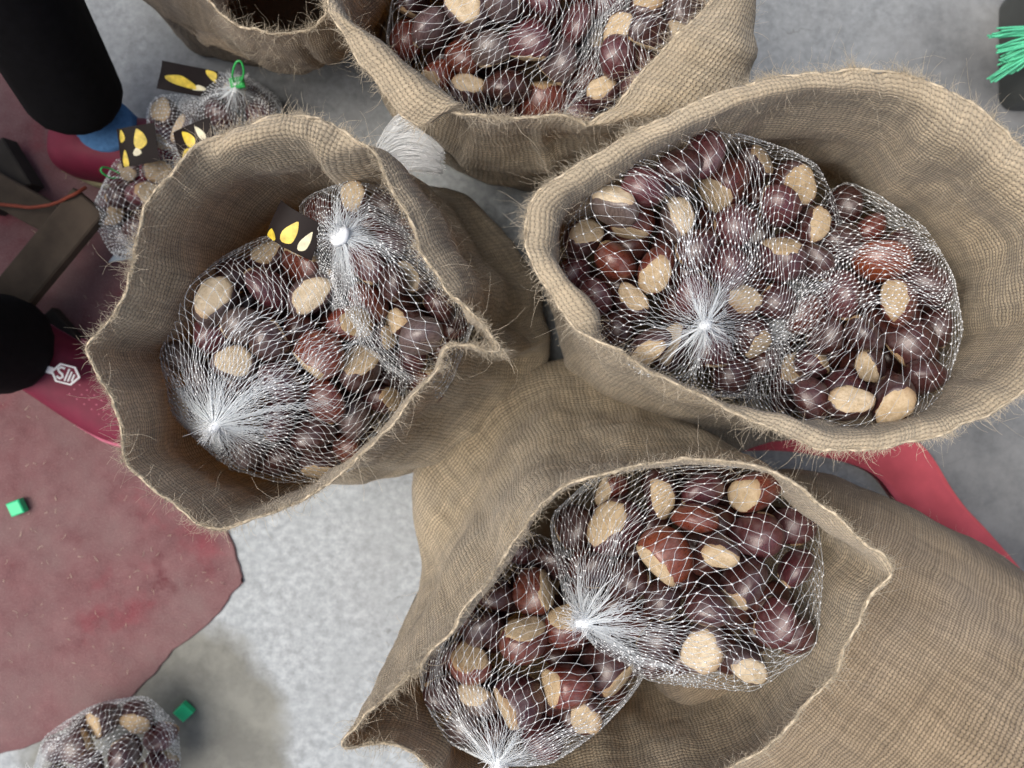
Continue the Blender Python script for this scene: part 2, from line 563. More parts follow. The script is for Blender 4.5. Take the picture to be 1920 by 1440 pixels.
def hairs(roots, dirs, length, rad, seg=4, curl=0.5):
    n = len(roots)
    P = np.zeros((n, seg + 1, 3))
    P[:, 0] = roots
    d = norm(dirs + RNG.normal(0, 0.35, (n, 3)))
    turn = RNG.normal(0, curl, (n, 3))
    for j in range(seg):
        P[:, j + 1] = P[:, j] + d * (length / seg)[:, None]
        d = norm(d + turn * 0.55 + RNG.normal(0, curl * 0.4, (n, 3)))
    r = rad[:, None] * np.linspace(1, 0.45, seg + 1)[None]
    return tubes(P, r)


# ------------------------------------------------------------------ ground
S = 3.0
ns = 2
gv = [(-S, -S, 0), (S, -S, 0), (S, S, 0), (-S, S, 0)]
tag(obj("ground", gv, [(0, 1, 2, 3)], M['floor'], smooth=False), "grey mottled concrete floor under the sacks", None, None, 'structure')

carpet_px = [(410, 975), (428, 998), (441, 1022), (449, 1044), (455, 1066), (460, 1080), (459, 1092), (448, 1104), (434, 1116), (408, 1150), (368, 1186), (325, 1217), (290, 1260),
             (246, 1306), (160, 1350), (40, 1402), (-120, 1450), (-600, 1500), (-600, 60), (-90, 70), (15, 100), (150, 292), (330, 330), (520, 480),
             (560, 700), (470, 900)]
carpet = slab("carpet", rough_outline(carpet_px, 0.0, 16, 0.0022, 3.0), 0.0005, 0.0045, M['carpet'])
tag(carpet, "worn dusty red carpet with a ragged edge lying on the concrete beside the left sack", "carpet")
# pale lint and straw bits strewn on the carpet
n = 260
lp = np.array([W(x, y, 0.006) for x, y in zip(RNG.uniform(-40, 440, n), RNG.uniform(300, 1330, n))])
la = RNG.uniform(0, 2 * np.pi, n)
ok = np.array([(q[0] - W(430, 1080, 0)[0]) < -0.9 * max(0, (W(0, 1080, 0)[1] - q[1])) for q in lp])
lp, la = lp[ok], la[ok]
n = len(lp)
v, q = hairs(lp, np.stack([np.cos(la), np.sin(la), np.zeros(n)], 1), RNG.uniform(0.002, 0.010, n), RNG.uniform(0.0002, 0.0005, n), 3, 0.4)
v[:, 2] = np.clip(v[:, 2], 0.0047, 0.0075)
tag(quads_mesh("lint", v, q, M['fibre']), "pale lint and straw bits strewn on the red carpet", None, None, 'stuff')

SL = [(1340, 850), (1450, 845), (1550, 858), (1640, 890), (1700, 960), (1780, 1022), (1850, 1078), (1920, 1122), (2010, 1210)]
SR = [(1370, 780), (1480, 790), (1600, 795), (1722, 828), (1800, 938), (1860, 1003), (1925, 1078), (1970, 1130), (2060, 1215)]
La, _ = spline([W(*p, .02) for p in SL], 60, False)
Ra, _ = spline([W(*p, .02) for p in SR], 60, False)
nw_ = 9
sv_ = []
for z_, lift in ((0.0, 0), (0.018, 1)):
    for i in range(60):
        for k in range(nw_):
            f_ = k / (nw_ - 1)
            p_ = La[i] + (Ra[i] - La[i]) * f_
            e_ = 0.004 * math.sin(math.pi * f_) ** 0.4 + 0.0025 * mnoise.noise(Vector((p_[0] * 25, p_[1] * 25, 4)))
            sv_.append((p_[0], p_[1], z_ + (e_ if lift else 0.001)))
n1_ = 60 * nw_
sf_ = []
for i in range(59):
    for k in range(nw_ - 1):
        a_ = i * nw_ + k
        sf_.append((n1_ + a_ + nw_, n1_ + a_ + nw_ + 1, n1_ + a_ + 1, n1_ + a_))
    for k in (0, nw_ - 1):
        a_ = i * nw_ + k
        sf_.append((a_, a_ + nw_, n1_ + a_ + nw_, n1_ + a_) if k else (a_ + nw_, a_, n1_ + a_, n1_ + a_ + nw_))
tag(obj("felt_strip", sv_, sf_, M['strip']), "bright red felt covered strip running out from under the widest sack", "felt strip")

# ------------------------------------------------------------------ burlap sacks
def sack(name, label, group, rim, base, bulge=1.06, seed=1.0, cols=280, rows=64, mat='burlap', amp=0.014, hair=1.0, drop=0.07, inset=0.012, fibres=True):
    """rim: (px,py,h[,tx,ty,th]) going round; the optional second triple is a point of the cloth just below the rim.
    base: (x, y, rx, ry, rot) footprint on the floor in metres."""
    bx, by, rx, ry, rot = base
    cen = np.mean([W(*r[:3]) for r in rim], 0)
    key = []
    for r in rim:
        p = W(*r[:3])
        if len(r) > 3:
            tpt = W(*r[3:6])
        else:
            d = cen - p
            d[2] = 0
            d = d / (np.linalg.norm(d) + 1e-9)
            tpt = p + d * inset * 0.4
            tpt[2] -= drop
        key.append(np.concatenate([p, tpt]))
    K, C = spline(np.array(key), cols, True)
    P0, P1 = K[:, :3].copy(), K[:, 3:6]
    for ch, am in ((0, .0022), (1, .0022), (2, .0040)):
        P0[:, ch] += vnoise(P0, 22, seed + 51 + ch) * am * 1.5 + vnoise(P0, 55, seed + 61 + ch) * am + vnoise(P0, 150, seed + 71 + ch) * am * 0.5
    # angle of every column round the rim, smoothed so that the base never folds back on itself
    a = np.unwrap(np.arctan2(P0[:, 1] - cen[1], P0[:, 0] - cen[0]))
    tot = np.sign(a[-1] - a[0]) * 2 * np.pi
    lin = a[0] + tot * np.arange(cols) / cols
    dev = a - lin
    ker = np.hanning(41)
    ker /= ker.sum()
    dev = np.convolve(np.concatenate([dev[-20:], dev, dev[:20]]), ker, 'valid')
    a = lin + dev
    c, s = math.cos(rot), math.sin(rot)
    ex, ey = rx * np.cos(a - rot), ry * np.sin(a - rot)
    P3 = np.stack([bx + ex * c - ey * s, by + ex * s + ey * c, np.full(cols, 0.012)], 1)
    bc = np.array([bx, by, 0])
    P2 = 0.62 * P1 + 0.38 * P3
    P2[:, :2] = bc[:2] + (P2[:, :2] - bc[:2]) * bulge
    P2[:, 2] = 0.48 * P1[:, 2]
    P2b = P3.copy()
    P2b[:, :2] = bc[:2] + (P3[:, :2] - bc[:2]) * (bulge + 0.03)
    P2b[:, 2] = 0.10
    prof = [P0, P1, P2, P2b, P3]
    # arc-length resampling of every column
    per = 14
    m = len(prof)
    dense = []
    for i in range(m - 1):
        p0, p1, p2, p3 = prof[max(i - 1, 0)], prof[i], prof[i + 1], prof[min(i + 2, m - 1)]
        for k in range(per):
            t = k / per
            dense.append(0.5 * (2 * p1 + (p2 - p0) * t + (2 * p0 - 5 * p1 + 4 * p2 - p3) * t ** 2 + (3 * p1 - p0 - 3 * p2 + p3) * t ** 3))
    dense.append(prof[-1])
    D = np.stack(dense, 1)                                    # cols, k, 3
    L = np.concatenate([np.zeros((cols, 1)), np.cumsum(np.linalg.norm(np.diff(D, axis=1), axis=2), axis=1)], 1)
    tt = np.linspace(0, 1, rows) ** 1.25
    G = np.zeros((cols, rows, 3))
    VV = np.zeros((cols, rows))
    for i in range(cols):
        sL = tt * L[i, -1]
        VV[i] = sL
        for ch in range(3):
            G[i, :, ch] = np.interp(sL, L[i], D[i, :, ch])
    # normals and wrinkles
    du = np.roll(G, -1, 0) - np.roll(G, 1, 0)
    dv = np.gradient(G, axis=1)
    N = norm(np.cross(du, dv))
    outw = G - np.array([bx, by, 0])
    if np.mean(np.sum(N[:, rows // 2] * outw[:, rows // 2], -1)) < 0:
        N = -N
    flat = G.reshape(-1, 3)
    w1 = vnoise(flat, 9, seed).reshape(cols, rows)
    w2 = vnoise(flat * np.array([1, 1, 0.45]), 24, seed + 11).reshape(cols, rows)
    w3 = vnoise(flat, 60, seed + 23).reshape(cols, rows)
    depth = np.clip(VV / 0.10, 0.12, 1)
    # long soft creases falling from the rim
    cr = np.zeros((cols, rows))
    rr = np.random.default_rng(int(seed * 10))
    sN = np.arange(cols)[:, None] / cols
    for q in range(9):
        c0, ww, sl, aa = rr.uniform(0, 1), rr.uniform(0.008, 0.022), rr.uniform(-0.25, 0.25), rr.uniform(-1, 1)
        dd = (sN - c0 - sl * VV + 0.5) % 1 - 0.5
        cr += aa * np.exp(-(dd / ww) ** 2) * np.clip(VV / 0.06, 0, 1)
    G = G + N * ((w1 * amp + w2 * amp * 0.45) * depth + w3 * 0.0016 + cr * amp * 0.55)[..., None]
    G[:, :, 2] = np.maximum(G[:, :, 2], 0.004)
    WALLS.append(G.copy())
    # doubled cloth: outer and inner skins joined at the rim
    th = 0.0013
    du = np.roll(G, -1, 0) - np.roll(G, 1, 0)
    dv = np.gradient(G, axis=1)
    N2 = norm(np.cross(du, dv))
    N2 *= np.sign(np.sum(N2 * N, -1, keepdims=True))
    Go, Gi = G + N2 * th, G - N2 * th
    n0 = cols * rows
    V = np.concatenate([Go.reshape(-1, 3), Gi.reshape(-1, 3)])
    V[:, 2] = np.maximum(V[:, 2], 0.002)
    ii = np.arange(cols)[:, None]
    jj = np.arange(rows - 1)[None]
    i2 = (ii + 1) % cols
    o = np.stack([ii * rows + jj, i2 * rows + jj, i2 * rows + jj + 1, ii * rows + jj + 1], -1).reshape(-1, 4)
    inn = o[:, ::-1] + n0
    i1 = np.arange(cols)
    i3 = (i1 + 1) % cols
    top = np.stack([i1 * rows, i1 * rows + n0, i3 * rows + n0, i3 * rows], -1)
    bot = np.stack([i1 * rows + rows - 1, i3 * rows + rows - 1, i3 * rows + rows - 1 + n0, i1 * rows + rows - 1 + n0], -1)
    Q = np.concatenate([o, inn, top, bot])
    root = empty(name, (bx, by, 0))
    tag(root, label, "sack", group)
    ow = quads_mesh("cloth_wall", V, Q, M[mat], root)
    me = ow.data
    uvl = me.uv_layers.new(name="UVMap")
    vi = np.empty(len(me.loops), np.int32)
    me.loops.foreach_get("vertex_index", vi)
    vid = vi % n0
    U = (vid // rows) / cols * C
    first = np.repeat((vi.reshape(-1, 4) % n0 // rows).max(1), 4)
    U = np.where((first >= cols - 1) & (vid // rows == 0), C, U)
    uv = np.stack([U, VV.reshape(-1)[vid]], 1).astype(np.float32)
    uvl.data.foreach_set("uv", uv.ravel())
    # cloth bottom
    bpts = np.concatenate([G[:, -1], [[bx, by, 0.012]]])
    bpts[:, 2] = 0.008
    obj("cloth_bottom", bpts, [(i, (i + 1) % cols, cols) for i in range(cols)], M[mat], root)
    # frayed cut edge: a lumpy roll of yarn along the rim
    e = G[:, 0]
    ee, _ = spline(e[::4], 420, True)
    jit = np.stack([vnoise(ee, 120, seed + k * 7) for k in range(3)], 1) * 0.0014
    er = 0.0011 + 0.0007 * vnoise(ee, 160, seed + 40) + 0.0004 * vnoise(ee, 500, seed + 50)
    ee2 = np.concatenate([ee + jit, (ee + jit)[:2]])[None]
    er2 = np.concatenate([er, er[:2]])[None]
    v, q = tubes(ee2, er2, 6)
    quads_mesh("frayed_edge", v, q, M['edge'], root)
    if fibres:
        parts = []
        nr = int(5200 * hair)
        wgt = np.exp(2.2 * vnoise(P0, 38, seed + 91)) + 0.25
        ci = RNG.choice(cols, nr, p=wgt / wgt.sum())
        outdir = norm(G[ci, 0] - G[ci, 3])
        roots = G[ci, 0] + (G[(ci + 1) % cols, 0] - G[ci, 0]) * RNG.uniform(0, 1, (nr, 1)) + RNG.normal(0, 0.001, (nr, 3))
        side = np.where(RNG.uniform(0, 1, (nr, 1)) < 0.5, 1, -1) * N2[ci, 0]
        ln = RNG.exponential(0.0048, nr) + 0.0015
        parts.append(hairs(roots, outdir * 0.8 + side * RNG.uniform(0.1, 0.9, (nr, 1)), np.minimum(ln * np.where(RNG.uniform(0, 1, nr) < 0.04, 3.0, 1.0), 0.042), RNG.uniform(0.00008, 0.00020, nr), 4, 0.5))
        nsf = int(5200 * hair)
        ci = RNG.integers(0, cols, nsf)
        rj = np.minimum((RNG.beta(0.9, 1.8, nsf) * (rows - 4)).astype(int), rows - 4)
        side = np.where(RNG.uniform(0, 1, (nsf, 1)) < 0.5, 1, -1)
        nrm = N2[ci, rj] * side
        tan = norm(RNG.normal(0, 1, (nsf, 3)))
        ln = np.minimum(RNG.exponential(0.006, nsf) + 0.003, 0.035)
        parts.append(hairs(G[ci, rj] + nrm * th, nrm * 0.35 + tan * 0.8, ln, RNG.uniform(0.00007, 0.00016, nsf), 4, 0.55))
        off, vs, qs = 0, [], []
        for v, q in parts:
            vs.append(v)
            qs.append(q + off)
            off += len(v)
        f = quads_mesh("loose_fibre", np.concatenate(vs), np.concatenate(qs), M['fibre'], root)
        f['kind'] = 'stuff'
    return root


WALLS = []
SACKS = "open burlap sacks of bagged chestnuts"
left_rim = [(165, 655, .44), (190, 612, .445), (218, 582, .45), (235, 540, .45), (247, 475, .455), (283, 372, .46), (350, 292, .465), (440, 240, .465, 452, 290, .45),
            (560, 214, .46, 575, 275, .44), (640, 240, .45, 620, 310, .42), (700, 292, .445, 735, 290, .40), (732, 355, .44, 782, 340, .39), (762, 412, .44, 812, 398, .39), (800, 490, .44, 850, 475, .39), (845, 552, .44, 885, 540, .39), (882, 588, .442),
            (915, 615, .44), (944, 660, .435, 925, 648, .415), (890, 648, .44), (838, 646, .44), (822, 695, .44), (800, 722, .44), (740, 782, .44), (680, 850, .435), (600, 920, .43), (500, 962, .43),
            (412, 990, .43), (350, 966, .43), (290, 922, .43), (238, 868, .435), (224, 800, .44), (212, 742, .44), (188, 700, .44)]
sack("burlap_sack", "burlap sack with a wavy frayed rim and deep brown inner wall, beside the red carpet", SACKS,
     left_rim, (-0.15, 0.065, 0.18, 0.175, 0), 1.05, 1.3)

right_rim = [(984, 452, .45, 1035, 470, .42), (1000, 375, .455, 1050, 395, .43), (1085, 312, .46, 1110, 345, .435), (1200, 243, .465, 1220, 285, .44), (1300, 200, .47, 1310, 245, .445),
             (1400, 160, .475, 1405, 205, .455), (1500, 140, .475, 1500, 190, .45), (1610, 132, .475, 1600, 200, .44), (1710, 148, .475, 1690, 230, .43), (1810, 195, .47, 1760, 290, .43), (1900, 255, .465, 1820, 340, .42),
             (2010, 330, .46, 1890, 430, .42), (2060, 460, .46, 1920, 520, .41), (2040, 610, .455, 1920, 620, .41), (1925, 722, .45, 1850, 700, .40), (1835, 788, .45, 1780, 760, .41), (1710, 833, .45, 1690, 790, .42),
             (1560, 840, .45, 1560, 810, .42), (1450, 800, .455, 1465, 775, .43), (1330, 752, .46, 1335, 752, .40), (1220, 694, .46, 1218, 702, .40), (1130, 642, .46, 1128, 648, .40), (1070, 600, .46, 1118, 592, .44), (1030, 552, .455, 1085, 545, .44),
             (1000, 505, .45, 1048, 505, .43)]
sack("burlap_sack", "widest pale burlap sack with its far wall spread open around two large net bags", SACKS,
     right_rim, (0.285, 0.105, 0.215, 0.18, 0.1), 1.04, 4.7)

bottom_rim = [(640, 1402, .40), (690, 1338, .42), (780, 1252, .44), (880, 1135, .46), (955, 1030, .47), (1010, 952, .47), (1085, 905, .47), (1180, 878, .47), (1300, 864, .465), (1400, 870, .46),
              (1480, 895, .455), (1540, 945, .45), (1600, 1000, .45), (1668, 1052, .445, 1640, 1060, .42), (1640, 1110, .44, 1590, 1110, .40), (1600, 1190, .43, 1555, 1180, .39), (1550, 1282, .425, 1500, 1270, .37), (1470, 1370, .42, 1430, 1350, .35), (1380, 1430, .41, 1350, 1410, .34), (1200, 1530, .39),
              (1010, 1560, .37), (860, 1500, .36), (795, 1430, .37), (755, 1396, .38), (695, 1392, .385)]
sack("burlap_sack", "leaning burlap sack with a long slit mouth and broad creased flank, holding two net bags", SACKS,
     bottom_rim, (0.085, -0.155, 0.20, 0.175, -0.2), 1.03, 8.1)

top_rim = [(622, 22, .42, 655, 45, .41), (655, 75, .42, 690, 70, .41), (682, 122, .42, 735, 100, .41), (712, 162, .42, 775, 138, .41), (745, 200, .42, 812, 170, .41), (788, 234, .415, 850, 196, .41), (826, 214, .42, 872, 204, .405), (880, 214, .42), (990, 217, .42),
           (1060, 214, .42), (1105, 228, .42, 1120, 240, .40), (1132, 214, .42, 1190, 225, .40), (1200, 150, .425, 1330, 200, .39), (1270, 72, .43, 1395, 120, .39), (1345, -10, .43, 1412, -10, .39), (1420, -150, .43), (1250, -270, .43),
           (950, -290, .43), (720, -190, .43), (625, -70, .42)]
sack("burlap_sack", "burlap sack with a pale turned out flap at its left corner, full of nuts", SACKS,
     top_rim, (0.03, 0.47, 0.21, 0.20, 0), 1.03, 12.9)

back_rim = [(375, -30, .32), (395, 5, .32), (430, 38, .32), (470, 55, .32), (520, 63, .32), (570, 57, .32), (604, 40, .32), (614, 0, .32), (610, -90, .33), (540, -170, .33), (440, -160, .33), (380, -90, .33)]
sack("burlap_sack", "brown burlap sack standing dark and open beyond the green tagged bags", SACKS,
     back_rim, (-0.345, 0.60, 0.165, 0.155, 0), 1.0, 17.7, mat='burlap_dark', hair=0.4)


def lying_sack():
    """The full brown sack lying behind the leaning one: a filled pillow with gathered creases."""
    nu, nv = 150, 90
    U, Vv = np.meshgrid(np.linspace(0, 2 * np.pi, nu, endpoint=False), np.linspace(-np.pi / 2 + .02, np.pi / 2 - .02, nv), indexing='ij')
    sp = lambda x, e: np.sign(x) * np.abs(x) ** e
    X = 0.385 * sp(np.sin(Vv), 0.8)
    Y = 0.205 * sp(np.cos(Vv), 0.6) * sp(np.cos(U), 0.85)
    Z = 0.15 * sp(np.cos(Vv), 0.7) * sp(np.sin(U), 0.8)
    a = R(-36)
    P = np.stack([X * math.cos(a) - Y * math.sin(a), X * math.sin(a) + Y * math.cos(a), Z], -1)
    c = W(1775, 1375, 0.17)
    P = P + np.array([c[0], c[1], 0.15])
    N = norm(P - np.array([c[0], c[1], 0.15]))
    f = P.reshape(-1, 3)
    d = vnoise(f, 6, 31).reshape(nu, nv) * 0.02 + vnoise(f, 16, 37).reshape(nu, nv) * 0.008 + vnoise(f, 45, 41).reshape(nu, nv) * 0.002
    P = P + N * d[..., None]
    P[..., 2] = np.maximum(P[..., 2], 0.004)
    ii = np.arange(nu)[:, None]
    jj = np.arange(nv - 1)[None]
    i2 = (ii + 1) % nu
    Q = np.stack([ii * nv + jj, i2 * nv + jj, i2 * nv + jj + 1, ii * nv + jj + 1], -1).reshape(-1, 4)
    Q = Q[:, ::-1]
    root = empty("burlap_sack", (c[0], c[1], 0))
    tag(root, "full brown burlap sack lying down beside the bright red strip", "sack", "burlap sacks")
    o = quads_mesh("cloth_wall", P.reshape(-1, 3), Q, M['burlap_dark'], root)
    uvl = o.data.uv_layers.new(name="UVMap")
    vi = np.empty(len(o.data.loops), np.int32)
    o.data.loops.foreach_get("vertex_index", vi)
    uu = (vi // nv) / nu * 1.0
    first = np.repeat((vi.reshape(-1, 4) // nv).max(1), 4)
    uu = np.where((first >= nu - 1) & (vi // nv == 0), 1.0, uu)
    vv = np.linspace(0, 0.85, nv)[vi % nv]
    uvl.data.foreach_set("uv", np.stack([uu, vv], 1).astype(np.float32).ravel())
    n = 2600
    ci, cj = RNG.integers(0, nu, n), RNG.integers(4, nv - 4, n)
    nr = N[ci, cj]
    v, q = hairs(P[ci, cj], nr * 0.4 + norm(RNG.normal(0, 1, (n, 3))) * 0.8, np.minimum(RNG.exponential(0.006, n) + 0.003, 0.03), RNG.uniform(0.00006, 0.00013, n), 4, 0.5)
    quads_mesh("loose_fibre", v, q, M['fibre'], root)['kind'] = 'stuff'


lying_sack()

# ------------------------------------------------------------------ chestnuts
def chestnut_meshes(k):
    rr = random.Random(100 + k)
    nu, nv = 26, 18
    ry = rr.uniform(0.70, 0.86)
    tall = rr.uniform(0.80, 0.92)
    ph = [rr.uniform(0, 6.28) for _ in range(4)]
    def pt(u, v, out=0.0):
        th = math.pi * v
        s, c = math.sin(th), math.cos(th)
        rad = abs(s) ** 0.88 * (1 - 0.05 * c)
        x = rad * math.cos(u)
        y = rad * math.sin(u) * (ry if math.sin(u) > 0 else ry * 0.72)
        z = c * tall + 0.10 * math.exp(-(th / 0.28) ** 2)
        z = max(z, -0.62 * tall - 0.10 * (1 - min(1, rad * 1.1)))
        w = 1 + 0.03 * math.sin(2 * u + ph[0]) * s + 0.025 * math.sin(3 * th + ph[1]) + 0.02 * math.sin(3 * u + ph[2]) * s
        p = Vector((x, y, z)) * w
        return p * (1 + out)
    V = [tuple(pt(0, 0))]
    for j in range(1, nv):
        for i in range(nu):
            V.append(tuple(pt(2 * math.pi * i / nu, j / nv)))
    V.append(tuple(pt(0, 1)))
    Fc = [(0, 1 + i, 1 + (i + 1) % nu) for i in range(nu)]
    for j in range(nv - 2):
        a, b = 1 + j * nu, 1 + (j + 1) * nu
        Fc += [(a + i, b + i, b + (i + 1) % nu, a + (i + 1) % nu) for i in range(nu)]
    a = 1 + (nv - 2) * nu
    Fc += [(a + (i + 1) % nu, a + i, len(V) - 1) for i in range(nu)]
    shell = mesh_from("chestnut", V, Fc, True)
    shell.materials.append(M['shell'])
    # scar: raised rough pad at the blunt end with an uneven outline
    SV, SF = [], []
    rings, m = 5, 26
    lim = rr.uniform(0.26, 0.325)
    for r in range(rings + 1):
        f = r / rings
        for i in range(m):
            u = 2 * math.pi * i / m
            e = lim * (1 + 0.14 * math.sin(2 * u + ph[3]) + 0.09 * math.sin(3 * u + ph[2]) + 0.07 * math.sin(5 * u + ph[1]) + 0.06 * math.sin(9 * u + ph[0]))
            v = 1 - e * f
            p = pt(u, v, 0.012 if r == rings else 0.05)
            j = 0.022 * mnoise.noise(p * 6 + Vector((k, 0, 0)))
            if r == rings:
                p = pt(u, v, -0.02)
                j = 0
            SV.append(tuple(p * (1 + j)))
    for r in range(rings):
        for i in range(m):
            SF.append((r * m + i, r * m + (i + 1) % m, (r + 1) * m + (i + 1) % m, (r + 1) * m + i))
    scar = mesh_from("pale_scar", SV, SF, True)
    scar.materials.append(M['scar'])
    return shell, scar


NUTS = [chestnut_meshes(k) for k in range(7)]
COLS = {'d': (0.058, 0.019, 0.017), 'r': (0.140, 0.032, 0.019), 'p': (0.095, 0.027, 0.032), 'g': (0.115, 0.080, 0.076), 'o': (0.20, 0.043, 0.016)}
CNAME = {'d': 'dark brown', 'r': 'reddish brown', 'p': 'purplish brown', 'g': 'dusty greyish', 'o': 'orange red'}
used_labels = {}
DEEP = []


def place_words(dx, dy, rho):
    if rho < 0.36:
        return "middle of"
    a = math.degrees(math.atan2(-dy, dx)) % 360
    names = ["right", "upper right", "upper", "upper left", "left", "lower left", "lower", "lower right"]
    return "%s %s of" % (names[int((a + 22.5) // 45) % 8], "edge" if rho > 0.72 else "part")


def chestnut(pos, r, col, scar, label, group, rnd):
    """One chestnut: copy of a ready shell with its scar as a part."""
    shell, sc = NUTS[rnd.randrange(len(NUTS))]
    o = bpy.data.objects.new("chestnut", shell)
    if scar is None:
        az, tilt = rnd.uniform(0, 360), rnd.uniform(105, 150)
        hidden = True
    else:
        az, tilt = scar
        hidden = False
    az, tl = R(az), R(tilt)
    S_ = Vector((math.cos(az) * math.sin(tl), math.sin(az) * math.sin(tl), math.cos(tl)))
    q = Vector((0, 0, -1)).rotation_difference(S_)
    from mathutils import Quaternion
    q = q @ Quaternion((0, 0, 1), rnd.uniform(0, 6.283))
    c = COLS[col]
    v = rnd.uniform(0.78, 1.25)
    o.color = (c[0] * v, c[1] * v * rnd.uniform(0.9, 1.1), c[2] * v, 1)
    o.matrix_world = Matrix.LocRotScale(Vector(pos), q, Vector((r, r, r)))
    COL.objects.link(o)
    tag(o, label, "chestnut", group)
    s = bpy.data.objects.new("pale_scar", sc)
    s.parent = o
    pale = rnd.random()
    a, b = np.array((0.56, 0.43, 0.27)), np.array((0.76, 0.68, 0.54))
    k = (0.85 if col == 'g' else 0.15) * 0.6 + pale * 0.4
    cc = a + (b - a) * k
    s.color = (*cc, 1)
    COL.objects.link(s)
    return o


def wall_outline(wall, z):
    """Horizontal cross-section of a sack's wall at height z, as an (n,2) ring."""
    n_ = len(wall)
    ring = np.zeros((n_, 2))
    for i in range(n_):
        zz = np.minimum.accumulate(wall[i, :, 2])[::-1]
        for ch in (0, 1):
            ring[i, ch] = np.interp(z, zz, wall[i, ::-1, ch])
    return ring


def inside_by(ring, p):
    """Signed distance of point p to the ring: positive inside."""
    x, y = p
    a, b = ring, np.roll(ring, -1, 0)
    cond = (a[:, 1] > y) != (b[:, 1] > y)
    xi = a[:, 0] + (y - a[:, 1]) / np.where(b[:, 1] == a[:, 1], 1e-9, b[:, 1] - a[:, 1]) * (b[:, 0] - a[:, 0])
    ins = np.sum(cond & (x < xi)) % 2 == 1
    d = np.sqrt(np.min(np.sum((ring - np.array([x, y])) ** 2, 1)))
    return d if ins else -d


def keep_inside(out, wall):
    """Draw every nut that would stick through the sack's wall back into the sack."""
    rings = {}
    def dist(p):
        k = round(p[2], 2)
        if k not in rings:
            rings[k] = wall_outline(wall, k)
        return inside_by(rings[k], p[:2])
    eye = np.array([0, 0, H])
    res = []
    for o in out:
        p, r = o[0].copy(), o[1]
        if not o[6]:
            if dist(p) > r * 0.95:
                res.append(o)
            continue
        for _ in range(14):
            if dist(p) > r * 0.85 or p[2] > 0.415:
                break
            p = p + norm(eye - p) * 0.008
        cen_ = wall[:, 0, :2].mean(0)
        for _ in range(12):
            if dist(p) > r * 0.75:
                break
            p[:2] += norm(cen_ - p[:2]) * 0.005
        o[0] = p
        res.append(o)
    return res


def fit_bag(nuts, center, axes, rot, z_top, z_edge, seed, extra=10, rmax=None):
    """nuts: (px,py,size_px,colour,scar). Returns positions, radii with heights on a dome; adds hidden nuts underneath."""
    rnd = random.Random(seed)
    ca, sa = math.cos(R(rot)), math.sin(R(rot))
    out = []
    for (px, py, sz, col, scar) in nuts:
        dx, dy = px - center[0], -(py - center[1])
        u, v = (dx * ca + dy * sa) / axes[0], (-dx * sa + dy * ca) / axes[1]
        rho = math.hypot(u, v)
        z = z_edge + (z_top - z_edge) * max(0.0, 1 - rho ** 2) - 0.02 * max(0, rho - 1)
        r = sz * (H - z) / F / 2 * 1.09
        p = W(px, py, z - r * 0.8)
        out.append([p, r, col, scar, rho, (dx, -dy), True])
    # settle overlaps: mostly by letting the outer one sink
    for _ in range(60):
        for i in range(len(out)):
            for j in range(i):
                a, b = out[i], out[j]
                d = a[0] - b[0]
                L = np.linalg.norm(d) + 1e-9
                need = 0.86 * (a[1] + b[1]) - L
                if need > 0:
                    lo, hi = (a, b) if a[4] > b[4] else (b, a)
                    dn = (lo[0] - hi[0]) / L
                    lo[0] += np.array([dn[0] * need * 0.22, dn[1] * need * 0.22, -need * 0.32])
                    hi[0] -= np.array([dn[0] * need * 0.10, dn[1] * need * 0.10, 0])
    rad = 0.021
    tries = 0
    while extra > 0 and tries < 4000:
        tries += 1
        rho = 0.95 * math.sqrt(rnd.random())
        th = rnd.uniform(0, 6.283)
        u, v = rho * math.cos(th) * axes[0], rho * math.sin(th) * axes[1]
        dx, dy = u * ca - v * sa, u * sa + v * ca
        z = z_edge + (z_top - z_edge) * (1 - rho ** 2) - rnd.uniform(0.044, 0.10)
        p = W(center[0] + dx, center[1] - dy, z)
        if all(np.linalg.norm(p - b[0]) > 0.72 * (rad + b[1]) for b in out):
            out.append([p, rad, rnd.choice('dddpr'), None, rho, (dx, -dy), False])
            extra -= 1
    return out


def put_nuts(out, bagname, group, seed, special=None):
    rnd = random.Random(seed * 13 + 1)
    med = np.median([o[1] for o in out])
    for k, (p, r, col, scar, rho, (dx, dy), seen) in enumerate(out):
        if not seen:
            DEEP.append((p, r))
            continue
        if special and k in special:
            label = special[k]
        else:
            if scar is None:
                sc = "glossy"
            elif scar[1] <= 42:
                sc = "scar-up"
            else:
                sc = "side-scarred"
            size = "large " if r > med * 1.12 else ("small " if r < med * 0.88 else "")
            label = "%s%s %s chestnut, %s %s" % (size, sc, CNAME[col], place_words(dx, dy, rho), bagname)
        if label in used_labels:
            for extra in ("another ", "third "):
                l2 = extra + label
                if l2 not in used_labels:
                    label = l2
                    break
        used_labels[label] = 1
        chestnut(p, r, col, scar, label, group, rnd)


# ------------------------------------------------------------------ net bags
FIB = []
for i in range(760):
    z = 1 - 2 * (i + 0.5) / 760
    ph = i * 2.399963
    FIB.append((math.sqrt(1 - z * z) * math.cos(ph), math.sqrt(1 - z * z) * math.sin(ph), z))
FIB = np.array(FIB)


